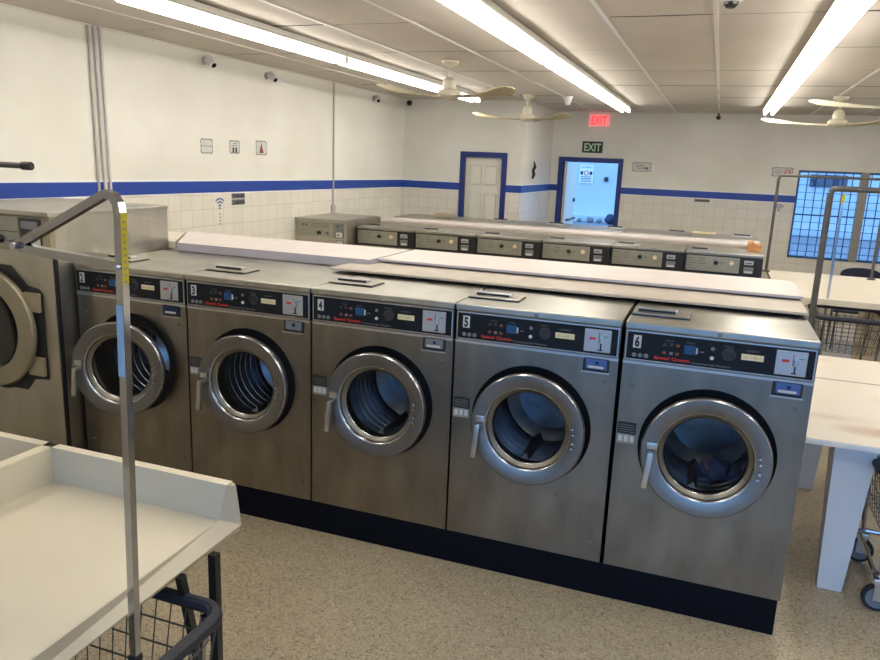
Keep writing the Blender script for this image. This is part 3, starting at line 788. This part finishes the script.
# laundry seen in drum of washer 6
b = MB()
for k in range(5):
    r_ = bmesh.ops.create_icosphere(b.bm, subdivisions=3, radius=.032+.010*(k % 3)); off = Vector((-.04+.032*k, .02*(k % 2), .008*(k % 3)))
    mi_ = b.mi(('cloth2', 'cloth', 'cloth2', 'midgrey', 'cloth2')[k])
    for v in r_['verts']:
        nz = sin(v.co.x*90+k*2)*cos(v.co.z*80+k)*.25+sin(v.co.y*120)*.12
        v.co = v.co*(1+nz)+off
        for f in v.link_faces: f.material_index = mi_
o = b.build('laundry_load', loc=(-W+.004+.42, .22, .592), smooth=True)
tag(o, 'crumpled multicoloured laundry lying in the drum of washer 6', 'laundry')

o = MB().box(-3.68, -.005, .004, 1.28, 0, .163, 'plinth', bev=.002).build('machine_plinth'); tag(o, 'long black plinth under the row of numbered washers', 'plinth')

# bulkhead with white boards behind the row
b = MB().box(-3.66, -.03, .76, 1.26, .165, 1.272, 'slab_low').build('service_bulkhead'); tag(b, 'off-white service bulkhead standing behind the numbered washers', 'bulkhead')
b = MB().box(-4.5, -3.69, .80, 1.26, 0, 1.275, 'slab_low').build('service_bulkhead'); tag(b, 'end section of the bulkhead hidden behind the large left washer', 'bulkhead')
b = MB(); b.box(-2.30, -.01, .56, 1.24, 1.2745, 1.288, 'dkgrey'); tag(b.build('board_gap_shade'), 'dark strip standing for shade under the ledge board behind washers 4 to 6', 'shade_strip')  # dark box stands for the shaded gap below the ledge
b = MB(); b.box(-2.2, -.01, .84, 1.24, 1.3005, 1.3085, 'dkgrey'); tag(b.build('board_gap_shade'), 'dark strip standing for shade under the upper white board on top of the ledge board', 'shade_strip')  # dark box stands for the shade between the two boards
def board(name, x0, x1, y0, y1, z0, z1, m1, m2, label, yl=None):
    b = MB(); b.box(x0, x1, y0, y1, z0, z1, m2, bev=.003); i = b.mi(m1)
    b.poly([(x0+.003, y0+.003, z1+.0006), (x1-.003, y0+.003, z1+.0006), (x1-.003, y1-.003, z1+.0006), (x0+.003, y1-.003, z1+.0006)], m1)
    return tag(b.build(name, normals=False), label, 'board')
b = MB(); pl = [(-3.56, .70), (-2.235, .70), (-2.235, 1.30), (-3.96, 1.30)]
b.poly([(x, y, 1.277) for x, y in pl], 'slab_edge', (0, 0, .049)); b.poly([(x*.999-.003, .003+y*.996, 1.3266) for x, y in pl], 'slab')
tag(b.build('top_board', normals=False), 'white board capping the left half of the bulkhead behind washers 2 and 3', 'board')
b = MB(); b.poly([(-4.5, .80, 1.277), (-3.66, .80, 1.277), (-3.98, 1.29, 1.277), (-4.5, 1.29, 1.277)], 'counter', (0, 0, .04))
tag(b.build('top_board'), 'short cream board at the left end of the bulkhead beside the large washer', 'board')
board('top_board', -2.228, .01, .80, 1.36, 1.309, 1.323, 'slab', 'slab_edge', 'white upper board on the right half of the bulkhead behind washers 4 to 6')
board('ledge_board', -2.36, .005, .47, 1.25, 1.288, 1.300, 'slab_low', 'slab_low', 'worn off-white ledge board overlapping the lids of washers 4 to 6')

# ------------------------------------------------------------------ big washer (number 1) at the left
def big_washer(loc, w, d, h, label, scale=1):
    e = empty('large_washing_machine', loc, label, 'washing machine', 'large washers at the left wall')
    cx, cz, r = w*.5-.01, .885, .315
    b = MB(); plate_hole(b, 0, w, .1, h-.215, cx, cz, .36, 0, 'steel_far')
    si = b.mi('steel_far')
    for q in (((0, 0, 0), (0, d, 0), (0, d, h), (0, 0, h)), ((w, 0.02, 0), (w, 0.02, h), (w, d, h), (w, d, 0)), ((0, d, 0), (w, d, 0), (w, d, h), (0, d, h)), ((0, .012, h-.215), (w, .012, h-.215), (w, .012, h), (0, .012, h)), ((0, 0, 0), (w, 0, 0), (w, 0, .1), (0, 0, .1))):
        f = b.bm.faces.new([b.bm.verts.new(p) for p in q]); f.material_index = si
    b.build('body', e, normals=False)
    MB().box(w-.008, w+.006, .0, .02, 0, h-.21, 'black').build('side_gap', e)
    MB().box(0, w, -.014, .02, h-.213, h-.018, 'khaki', bev=.004).build('console', e)
    MB().box(-.008, w+.008, -.03, d, h-.018, h+.006, 'steel_lid', bev=.004).build('lid', e)
    b = MB(); b.box(.02, w-.215, -.020, -.012, h-.198, h-.03, 'panelC', bev=.003)
    for k in range(4): b.box(w*.35, w*.62, -.0215, -.0195, h-.075-k*.013, h-.072-k*.013, 'dkgrey')
    b.box(.02, w-.215, -.0215, -.0195, h-.112, h-.108, 'dkgrey')
    P = b.build('control_panel', e)
    for xx, rr, m in ((w*.62, .021, 'black'), (w*.45, .016, 'midgrey'), (w*.70, .010, 'midgrey')):
        MB().lathe([(0, -.045), (rr*.8, -.043), (rr, -.03), (rr*1.1, -.02)], (xx, 0, h-.155), 'Y', m, 18).build('knob', P)
    b = MB(); b.box(w-.205, w-.055, -.020, -.010, h-.20, h-.035, 'dkgrey', bev=.003); b.box(w-.135, w-.062, -.026, -.018, h-.178, h-.115, 'decal_white', bev=.003); b.lathe([(0, -.036), (.007, -.034), (.008, -.024)], (w-.10, 0, h-.145), 'Y', 'black', 12)
    b.box(w-.19, w-.075, -.024, -.018, h-.09, h-.05, 'midgrey', bev=.002)
    b.build('coin_plate', e)
    # angular dark recess around the door
    pts = [(-.37, -.22), (-.30, -.345), (.2, -.345), (.26, -.275), (.365, -.265), (.365, .215), (.345, .24), (.26, .255), (.15, .355), (-.2, .365), (-.30, .28), (-.37, .2)]
    b = MB(); b.poly([(cx+p[0], -.004, cz+p[1]) for p in pts], 'recess', (0, .003, 0))
    b.build('door_recess', e)
    b = MB(); b.lathe([(.225, -.02), (.32, -.02), (.335, -.032), (.335, -.050), (.328, -.060), (.25, -.070), (.232, -.066), (.222, -.03)], (cx, 0, cz), 'Y', 'khaki_ring', 64)
    Dr = b.build('door', e)
    MB().lathe([(.22, -.06), (.20, -.05), (.10, -.02), (0, -.012)], (cx, 0, cz), 'Y', 'dark_glass', 40).build('porthole_glass', Dr)
    MB().lathe([(.22, -.025), (.18, -.014), (0, -.008)], (cx, 0, cz), 'Y', 'blackm', 40).build('drum_shade', e)  # black disc puts the darkness inside the drum into its colour
    for zz in (.16, -.20):
        MB().box(cx+.245, cx+.355, -.028, -.006, cz+zz-.045, cz+zz+.060, 'khaki', bev=.004).build('hinge_block', Dr)
    return e
big_washer((-4.59, -.12, 0), .900, .89, 1.54, 'large taller stainless washer with khaki door ring at the left picture edge')

# ------------------------------------------------------------------ middle row (silver panels, facing the camera)
P2 = .700
def row_washer():
    e = empty('washing_machine', (0, 0, .12), 'x', 'washing machine')
    x0, x1, z = .004, P2-.004, .12
    b = MB(); plate_hole(b, x0, x1, 0, .935-z, .35, .66-z, .25, 0, 'steel_far'); si = b.mi('steel_far'); D = .56; h = 1.128-z
    for q in (((x0, 0, 0), (x0, D, 0), (x0, D, h), (x0, 0, h)), ((x1, 0, 0), (x1, 0, h), (x1, D, h), (x1, D, 0)), ((x0, D, 0), (x1, D, 0), (x1, D, h), (x0, D, h)), ((x0, .01, .93-z), (x1, .01, .93-z), (x1, .01, h), (x0, .01, h))):
        f = b.bm.faces.new([b.bm.verts.new(p) for p in q]); f.material_index = si
    b.build('body', e, normals=False)
    MB().lathe([(.25, 0), (.25, .03), (0, .04)], (.35, 0, .66-z), 'Y', 'black', 32).build('door_well', e)
    MB().lathe([(.17, -.03), (.235, -.03), (.24, -.01), (.2, 0)], (.35, 0, .66-z), 'Y', 'ring', 40).build('door', e)
    MB().lathe([(.17, -.025), (.1, 0), (0, .01)], (.35, 0, .66-z), 'Y', 'door_glass', 32).build('porthole_glass', e)
    L = MB().box(x0, x1, -.01, .57, 1.128-z, 1.150-z, 'steel_lid', bev=.004).build('lid', e)
    b = MB(); b.box(.04, .26, .10, .22, 1.150-z, 1.158-z, 'satin', bev=.002); b.box(.05, .2, .15, .19, 1.158-z, 1.168-z, 'dkgrey', bev=.002); b.build('dispenser_cover', L)
    P = MB().box(x0, x1, -.006, .01, .945-z, 1.122-z, 'black', bev=.003).build('panel_surround', e)
    b = MB(); b.box(.02, .495, -.012, -.004, .968-z, 1.112-z, 'panelC', bev=.003)
    for k in range(5): b.box(.03, .10+.012*((k*2) % 3), -.0135, -.0115, 1.085-z-k*.024, 1.088-z-k*.024, 'dkgrey')
    for k in range(3): b.box(.13, .19, -.0135, -.0115, 1.085-z-k*.024, 1.088-z-k*.024, 'dkgrey')
    b.build('control_panel', P)
    MB().lathe([(0, -.04), (.018, -.038), (.021, -.012)], (.285, 0, 1.055-z), 'Y', 'black', 16).build('dial_knob', P)
    MB().lathe([(0, -.03), (.019, -.028), (.021, -.012)], (.425, 0, 1.058-z), 'Y', 'cream_lbl', 16).build('start_knob', P)
    MB().lathe([(0, -.018), (.005, -.016), (.006, -.012)], (.34, 0, 1.055-z), 'Y', 'dkgrey', 10).build('indicator', P)
    b = MB(); b.box(.535, .615, -.014, -.004, 1.055-z, 1.095-z, 'coin', bev=.003); b.box(.545, .60, -.016, -.013, 1.068-z, 1.076-z, 'dkgrey'); b.build('coin_slide', P)
    b = MB(); b.box(.535, .62, -.014, -.004, .975-z, 1.035-z, 'midgrey', bev=.003); b.box(.545, .61, -.016, -.013, .98-z, .998-z, 'decal_white'); b.build('coin_box', P)
    return e
R0 = row_washer()
ords = ['leftmost', 'second from left', 'third from left', 'fourth from left', 'fifth from left', 'rightmost']
for k in range(6):
    o = R0 if k == 0 else copy_tree(R0)
    o.location = (-4.165+P2*k, 4.40, .12); o['label'] = 'low stainless washer with silver panel in the middle row, %s' % ords[k]; o['group'] = 'silver-panel washers in the middle row'
o = MB().box(-4.165, .035, 4.42, 6.0, 0, .119, 'plinth').build('machine_plinth'); tag(o, 'black plinth under the middle and far rows of washers', 'plinth')
# taller washer at the left end of that row
e = empty('large_washing_machine', (-4.81, 4.18, 0), 'taller stainless washer with two-row panel at the left end of the middle row', 'washing machine', 'large washers at the left wall')
w = .635; h = 1.215
MB().box(0, w, 0, .86, 0, h-.012, 'steel_far', bev=.004).build('body', e)
MB().box(-.004, w+.004, -.015, .87, h-.012, h+.006, 'steel_lid', bev=.003).build('lid', e)
b = MB(); b.box(.02, .475, -.010, .002, h-.10, h-.03, 'panelC', bev=.002); b.box(.02, .475, -.010, .002, h-.19, h-.105, 'panelC', bev=.002)
for k in range(3): b.box(.2, .42, -.0115, -.0095, h-.05-k*.016, h-.047-k*.016, 'dkgrey')
P = b.build('control_panel', e)
for xx, m, rr in ((.30, 'black', .022), (.40, 'midgrey', .018)): MB().lathe([(0, -.035), (rr*.9, -.033), (rr, -.01)], (xx, 0, h-.145), 'Y', m, 16).build('knob', P)
for xx in (.10, .14): MB().lathe([(0, -.02), (.008, -.018), (.009, -.01)], (xx, 0, h-.065), 'Y', 'black', 12).build('indicator', P)
b = MB(); b.box(.49, .60, -.010, .002, h-.195, h-.03, 'midgrey', bev=.002); b.box(.512, .582, -.016, -.008, h-.185, h-.13, 'decal_white', bev=.002); b.box(.53, .55, -.018, -.014, h-.165, h-.150, 'black'); b.box(.525, .54, -.016, -.008, h-.07, h-.055, 'black'); b.build('coin_plate', e)
b = MB(); b.box(.51, .60, -.012, .002, h-.275, h-.215, 'midgrey', bev=.002); b.box(.52, .59, -.014, -.010, h-.268, h-.225, 'decal_white'); b.build('coin_box', e)
b = MB(); b.lathe([(.19, -.04), (.26, -.045), (.275, -.02), (.275, 0)], (.30, 0, .64), 'Y', 'ring', 40); Dr = b.build('door', e)
MB().lathe([(.20, -.03), (.1, -.012), (0, -.006)], (.30, 0, .64), 'Y', 'door_glass', 32).build('porthole_glass', Dr)

# bulkhead between middle and far row
b = MB().box(-4.14, .02, 4.99, 5.38, .125, 1.17, 'slab_low').build('service_bulkhead'); tag(b, 'off-white bulkhead between the middle and far washer rows', 'bulkhead')
board('top_board', -4.16, .03, 5.02, 5.40, 1.1725, 1.192, 'slab', 'slab', 'long white board capping the bulkhead behind the silver-panel washers')
# far row, backs to the camera: lids show
def far_washer():
    e = empty('washing_machine', (0, 0, .12), 'x', 'washing machine')
    x0, x1 = .004, P2-.004
    MB().box(x0, x1, 0, .62, 0, 1.06, 'steel_far', bev=.003).build('body', e)
    L = MB().box(x0, x1, -.01, .64, 1.06, 1.083, 'steel_lid', bev=.004).build('lid', e)
    b = MB(); b.box(.42, .64, .42, .55, 1.083, 1.092, 'satin', bev=.002); b.box(.45, .62, .46, .50, 1.092, 1.104, 'dkgrey', bev=.002); b.build('dispenser_cover', L)
    b = MB(); b.lathe([(.17, .645), (.24, .645), (.24, .62)], (.35, 0, .55), 'Y', 'ring', 32); b.build('door', e)
    b = MB(); b.box(.02, x1-.02, .62, .632, .84, 1.0, 'black'); b.build('control_panel', e)
    return e
F0 = far_washer()
for k in range(6):
    o = F0 if k == 0 else copy_tree(F0)
    o.location = (-4.165+P2*k, 5.42, .12); o['label'] = 'washer in the far row facing away, only its steel lid showing, %s' % ords[k]; o['group'] = 'far washers seen from behind'
o = MB().box(-.25, .02, -.06, .06, 0, .012, 'cream_lbl').build('paper_sheet', loc=(-.42, 5.95, 1.2045)); tag(o, 'pale yellow sheet lying on a far washer lid', 'paper')
o = MB().box(-.11, .11, -.07, .07, 0, .05, 'khaki', bev=.006).build('small_box', loc=(-3.62, 5.75, 1.2035)); tag(o, 'small tan box standing on a far washer lid near the closet door', 'box')
b = MB(); b.poly([(-.07, -.1, 0), (.05, -.1, 0), (.05, -.1, .07), (.0, -.1, .055), (-.02, -.1, .09), (-.07, -.1, .08)], 'card', (0, .2, 0))
o = b.build('cardboard_piece', loc=(-.03, 4.85, 1.1515)); tag(o, 'torn orange-brown cardboard piece at the right end of the middle row', 'cardboard')

# ------------------------------------------------------------------ left folding tables
def tray_table(x0, x1, y0, y1, label, right_open):
    # back edge y1 (towards the washers), front y0
    e = empty('folding_table', (0, 0, 0), label, 'folding table', 'cream tray tables at the left')
    zf, zb, zr = .76, .70, .885; tk = .022
    xe = x1+.05 if right_open else x1
    b = MB(); b.poly([(x0, y0, zb), (xe, y0, zb), (x1, y1, zb), (x0, y1, zb)], 'laminate', (0, 0, zf-zb)); b.build('table_top', e)
    b = MB(); i = b.mi('laminate'); dx = .030 if right_open else 0
    A = [(x0, y1, zb), (x0, y1+.03, zb), (x0, y1+.03, zr), (x0, y1-.003, zr), (x0, y1-.003, zf)]
    B = [(x1-.004, y1, zb), (x1-.004, y1+.03, zb), (x1+dx, y1+.03, zr), (x1+dx, y1-.003, zr), (x1, y1-.003, zf)]
    va = [b.bm.verts.new(p) for p in A]; vb = [b.bm.verts.new(p) for p in B]
    for k in range(5):
        f_ = b.bm.faces.new((va[k], va[(k+1) % 5], vb[(k+1) % 5], vb[k])); f_.material_index = i
    for g in (va[::-1], vb): f_ = b.bm.faces.new(g); f_.material_index = i
    b.build('back_splash', e)
    b = MB(); b.poly([(x0-.002, y0, zf-.03), (x0-.002, y1+.03, zf-.03), (x0-.002, y1+.03, zr), (x0-.002, y0, zr)], 'laminate', (tk, 0, 0)); b.build('side_rail', e)
    if right_open:
        b = MB(); i = b.mi('laminate')
        def prism(A, B):
            va = [b.bm.verts.new(p) for p in A]; vb = [b.bm.verts.new(p) for p in B]; k_ = len(A)
            for k in range(k_):
                f_ = b.bm.faces.new((va[k], va[(k+1) % k_], vb[(k+1) % k_], vb[k])); f_.material_index = i
            for g in (va[::-1], vb): f_ = b.bm.faces.new(g); f_.material_index = i
        P1, P2, P3, P4 = (x1, y1-.003, zf+.001), (x1+.030, y1-.003, zr), (x1+.0446, y1+.0251, .8735), (x1+.033, y1+.066, .721)
        prism([P1, P4, (x1+.02, y1+.066, zb-.004), (x1-.03, y1, zb-.004)],
              [(x1+.040, y0, zf+.001), (x1+.047, y0, .690), (x1+.03, y0, .68), (x1, y0, .68)])
        prism([P1, P2, P3, P4], [(P[0]-.022, P[1]+.022, P[2]-.004) for P in (P1, P2, P3, P4)])
        b.build('end_cap', e)
    else:
        b = MB(); b.poly([(x1-tk, y0, zf-.03), (x1-tk, y1+.03, zf-.03), (x1-tk, y1+.03, zr), (x1-tk, y0, zr)], 'laminate', (tk, 0, 0)); b.build('side_rail', e)
    for xx in (x0+.08, x1+(.043 if right_open else -.06)):
        for yy in (y0+.12, y1-.09): MB().box(xx-.013, xx+.013, yy-.013, yy+.013, 0, zb, 'black').build('leg', e)
    for xx in (x1+.033 if right_open else x1-.08,):
        MB().tube([(xx, y1-.23, zb), (xx, y1-.16, .35), (xx, y1-.09, .03)], .011, 'black', 8, square=True).build('brace', e)
        MB().tube([(xx, y0+.24, zb), (xx, y0+.12, .03)], .011, 'black', 8, square=True).build('brace', e)
    return e
tray_table(-2.475, -1.777, -2.62, -1.31, 'cream folding table with raised back and sloped end cap, nearest at lower left', True)
tray_table(-3.20, -2.477, -2.62, -1.31, 'cream tray table at the left edge, beyond the nearest one', False)

# ------------------------------------------------------------------ wire carts
def cart(loc, L, Wd, zr, zb, label, pole=True, flip=1, wires=True, polex=None, arm=True):
    # local: pole end at x=0, length along +flip*x, width centred on y
    e = empty('laundry_cart', loc, label, 'laundry cart', 'wire laundry carts')
    hw = Wd/2; c = .07; r = .021; f = flip
    def rrect(x0, x1, h, z, cc, n=5):
        pts = []
        for (px, py, a0) in ((x1-cc, h-cc, 0), (x0+cc, h-cc, 90), (x0+cc, -h+cc, 180), (x1-cc, -h+cc, 270)):
            for k in range(n+1):
                a = radians(a0+90*k/n); pts.append((f*(px+cc*cos(a)), py+cc*sin(a), z))
        return pts+[pts[0]]
    MB().tube(rrect(.0, L, hw, zr, c), r, 'bumper', 10).build('bumper_rim', e)
    b = MB(); it = .05
    nx = int(L/.055)
    for k in range(nx+1):
        t = .02+(L-.04)*k/nx; tb = it+(L-2*it)*k/nx
        b.tube([(f*t, hw-.01, zr), (f*tb, hw-it, zb), (f*tb, -hw+it, zb), (f*t, -hw+.01, zr)], .0022, 'pipe', 5)
    ny = int(Wd/.06)
    for k in range(ny+1):
        t = -hw+.02+(Wd-.04)*k/ny; tb = -hw+it+(Wd-2*it)*k/ny
        b.tube([(f*.01, t, zr), (f*it, tb, zb), (f*(L-it), tb, zb), (f*(L-.01), t, zr)], .0022, 'pipe', 5)
    for q in (.25, .5, .75): 
        ii = it*q; b.tube(rrect(.01+ii*.8, L-.01-ii*.8, hw-.01-ii*.8, zr+(zb-zr)*q, .05, 3), .0028, 'pipe', 5)
    b.build('wire_basket', e)
    MB().tube(rrect(.05, L-.05, hw-.05, .17, .03, 3), .012, 'chrome', 8).build('base_frame', e)
    for sx in (.07, L-.07):
        for sy in (-1, 1):
            MB().tube([(f*sx, sy*(hw-.06), .16), (f*(sx-.02 if sx < L/2 else sx+.02), sy*(hw-.03), zr-.01)], .011, 'chrome', 8).build('leg', e)
            b = MB(); X, Y = f*sx, sy*(hw-.05)
            b.lathe([(.02, -.014), (.060, -.014), (.064, -.009), (.064, .009), (.060, .014), (.02, .014)], (X, Y, .064), 'Y', 'tyre', 24)
            b.lathe([(0, -.016), (.012, -.016), (.014, -.0145), (.048, -.0145), (.050, -.012)], (X, Y, .064), 'Y', 'wheel', 24)
            b.lathe([(0, .016), (.012, .016), (.014, .0145), (.048, .0145), (.050, .012)], (X, Y, .064), 'Y', 'wheel', 24)
            o = b.build('caster', e)
            b = MB(); b.box(X-.02, X+.02, Y-.024, Y-.019, .055, .145, 'satin'); b.box(X-.02, X+.02, Y+.019, Y+.024, .055, .145, 'satin'); b.box(X-.03, X+.03, Y-.03, Y+.03, .135, .160, 'satin', bev=.004); b.build('caster_fork', o)
    if pole:
        q = .0092; zt = 1.795
        px = -f*.012 if polex is None else polex; lean = -.028 if arm else 0
        b = MB()
        pth = [(px+lean, 0, .66), (px, 0, zt-.045), (px+f*.004, 0, zt-.022), (px+f*.014, 0, zt-.008), (px+f*.032, 0, zt-.003)]
        if arm: pth += [(px+f*.288, 0, zt-.128)]
        b.tube(pth, q, 'chrome', square=True); b.build('pole', e)
        MB().tube([(px+lean, 0, .17), (px+lean, 0, .70)], .0115, 'black', square=True).build('pole_sleeve', e)
        def at(z): return px+lean*(zt-z)/(zt-.66)
        if arm:
            b = MB(); b.poly([(at(z)+q+.0006, y, z) for (y, z) in ((-q, 1.755), (q, 1.755), (q, 1.605), (-q, 1.605))], 'yellow', (.0006, 0, 0))
            for k in range(10): b.box(at(1.73-k*.014)+q+.001, at(1.73-k*.014)+q+.0018, -.004, .004, 1.733-k*.014, 1.738-k*.014, 'khaki')
            b.build('warning_tape', e)
            b = MB(); b.poly([(at(z)+x, -q-.0006, z) for (x, z) in ((-q, 1.56), (q, 1.56), (q, 1.40), (-q, 1.40))], 'pale_blue', (0, -.0006, 0))
            b.build('paper_strip', e)
        else:
            b = MB(); b.box(px-.0108, px+.0108, -.0108, .0108, 1.69, 1.76, 'yellow'); b.build('warning_tape', e)
        if arm:
            MB().tube([(px-.002, -.0, zt-.153), (px+f*.285, 0, zt-.135)], .0095, 'chrome', square=True).build('brace', e)
            b = MB(); b.lathe([(0, -.024), (.008, -.022), (.009, .022), (0, .024)], (px+f*.286, 0, zt-.130), 'Y', 'satin', 12); b.build('bolt', e)
            b = MB(); b.lathe([(0, -.02), (.006, -.018), (.006, -.009)], (px-.002, 0, zt-.153), 'Y', 'satin', 10); b.build('bolt', e)
    return e
cart((-1.60, -1.86, 0), .62, .66, .62, .33, 'chrome-poled wire laundry cart half under the near left table', flip=-1)
cart((.37, .63, 0), .55, .56, .655, .36, 'wire laundry cart on casters under the right folding table', pole=False)
cart((.40, 3.50, 0), .50, .62, .83, .56, 'wire laundry cart between the right table and the cream counter', arm=False, polex=.085)

# ------------------------------------------------------------------ right folding table
e = empty('folding_table', (0, 0, 0), 'white worn folding table with tapered panel legs right of washer 6', 'folding table')
b = MB(); b.box(.065, 1.30, .425, 2.19, .722, .75, 'laminate_worn', bev=.004); b.box(.064, 1.301, .422, .428, .724, .746, 'white'); b.build('table_top', e)
MB().box(.07, 1.29, 1.555, 1.563, .750, .7525, 'slab_low').build('top_seam', e)
MB().box(.055, .075, .80, 2.15, .70, .80, 'white', bev=.004).build('side_lip', e) if False else None
for (yy) in (.50, 1.72):
    for xx, s in ((.215, 1), (1.15, -1)):
        b = MB(); b.poly([(xx, yy, 0), (xx+s*.105, yy, 0), (xx+s*.155, yy, .722), (xx-s*.02, yy, .722)], 'legw', (0, .03, 0)); b.poly([(xx, yy+.03, 0), (xx-s*.02, yy+.03, .722), (xx-s*.02, yy+.16, .722), (xx, yy+.05, 0)], 'legw', (s*.02, 0, 0)); b.build('leg', e)
MB().box(.15, 1.2, .55, .57, .60, .705, 'dkgrey').build('apron', e) if False else None
b = MB(); b.box(.33, 1.13, 1.0, 1.65, .690, .722, 'legw'); b.build('under_frame', e)

# ------------------------------------------------------------------ cream counter island
e = empty('folding_counter', (0, 0, 0), 'long cream counter with hanging racks below the barred window', 'counter')
b = MB(); b.box(.12, 2.6, 3.43, 5.15, .905, .94, 'counter', bev=.004); b.box(.12, 2.6, 3.43, 3.455, .892, .905, 'counter'); b.build('counter_top', e)
for xx in (.25, 2.45):
    for yy in (3.6, 5.0): MB().box(xx-.03, xx+.03, yy-.03, yy+.03, 0, .905, 'legw').build('leg', e)
MB().box(.98, 1.05, 3.52, 5.0, 0, .905, 'counter').build('support_panel', e)

# pipe racks
def pipe_rack(x0, x1, y, z0, z1, r, m, label, flange=True):
    e = empty('hanging_rack', (x0, y, z0), label, 'rack', 'pipe hanging racks')
    w = x1-x0; h = z1-z0; k = .05
    for xx in (0, w): MB().tube([(xx, 0, 0), (xx, 0, h-k*.6)], r, m, 12).build('post', e)
    MB().tube([(0, 0, h-k*.6), (k*.25, 0, h-k*.15), (k*.6, 0, h), (w-k*.6, 0, h), (w-k*.25, 0, h-k*.15), (w, 0, h-k*.6)], r*.95, m, 12).build('rail', e)
    for xx in (0, w): MB().tube([(xx, 0, 0), (xx, 0, .012)], r*2.6, m, 16).build('foot_flange', e)
    return e
pipe_rack(.105, 1.04, 5.0, .94, 1.885, .014, 'pipe', 'thin brown pipe rack standing on the cream counter near the window')
e = pipe_rack(.345, 1.50, 3.12, 0, 1.805, .023, 'pipe', 'thick grey pipe hanging rack between the right table and cream counter')
# black-capped rack arm at left
e = empty('hanging_rack', (-3.25, -1.0, 0), 'black-capped rack arm reaching in from the left picture edge', 'rack')
MB().tube([(0, 0, .03), (0, 0, 1.81)], .016, 'pipe', 12).build('post', e)
MB().tube([(0, 0, 1.81), (.41, 0, 1.809)], .011, 'pipe', 12).build('arm', e)
MB().tube([(.405, 0, 1.809), (.41, 0, 1.809), (.45, 0, 1.809), (.453, 0, 1.809)], [.012, .0155, .0155, .012], 'black', 14).build('end_cap', e)
b = MB(); b.box(-.25, .25, -.03, .03, 0, .03, 'pipe', bev=.004); b.box(-.03, .03, -.2, .2, 0, .03, 'pipe', bev=.004); b.build('base', e)

# navy chair behind the counter
e = empty('chair', (1.12, 6.0, 0), 'dark navy plastic chair behind the cream counter, only its rounded back showing', 'chair')
b = MB(); n = 20; ln = []
for k in range(n+1):
    a = pi*k/n; ln.append((-.20*cos(a), 0, .84+.10*sin(a)**.6))
b.poly([(-.20, 0, .55)]+ln+[(.20, 0, .55)], 'chair', (0, .03, 0)); b.build('backrest', e)
b = MB(); b.box(-.21, .21, .02, .42, .43, .46, 'chair', bev=.01); b.build('seat', e)
for sx in (-.18, .18):
    for sy in (.04, .38): MB().tube([(sx, sy, 0), (sx*.95, sy, .44)], .011, 'pipe', 8).build('leg', e)
for sx in (-.17, .17): MB().tube([(sx, .03, .44), (sx, .03, .62)], .011, 'pipe', 8).build('back_post', e)

# ------------------------------------------------------------------ world, camera
w = bpy.data.worlds.new('World'); SC.world = w; w.use_nodes = True
bg = w.node_tree.nodes['Background']; bg.inputs['Color'].default_value = (.27, .55, 1.0, 1); bg.inputs['Strength'].default_value = 2.6

yaw, pit, rol = radians(-19.85575835), radians(-12.76589438), radians(2.32015661)
f = Vector((sin(yaw)*cos(pit), cos(yaw)*cos(pit), sin(pit))); r0 = Vector((cos(yaw), -sin(yaw), 0)); u0 = r0.cross(f)
r = cos(rol)*r0+sin(rol)*u0; u = -sin(rol)*r0+cos(rol)*u0
cd = bpy.data.cameras.new('camera'); cam = bpy.data.objects.new('camera', cd); COL.objects.link(cam)
cd.sensor_width = 36; cd.lens = 30.378; cd.clip_start = .05
mw = Matrix((( r.x, u.x, -f.x, -.42437), (r.y, u.y, -f.y, -3.09357), (r.z, u.z, -f.z, 1.88439), (0, 0, 0, 1)))
cam.matrix_world = mw
SC.camera = cam
vs = SC.view_settings; vs.view_transform = 'Standard'; vs.look = 'None'; vs.gamma = 1; vs.use_curve_mapping = False
vs.exposure = 0.2
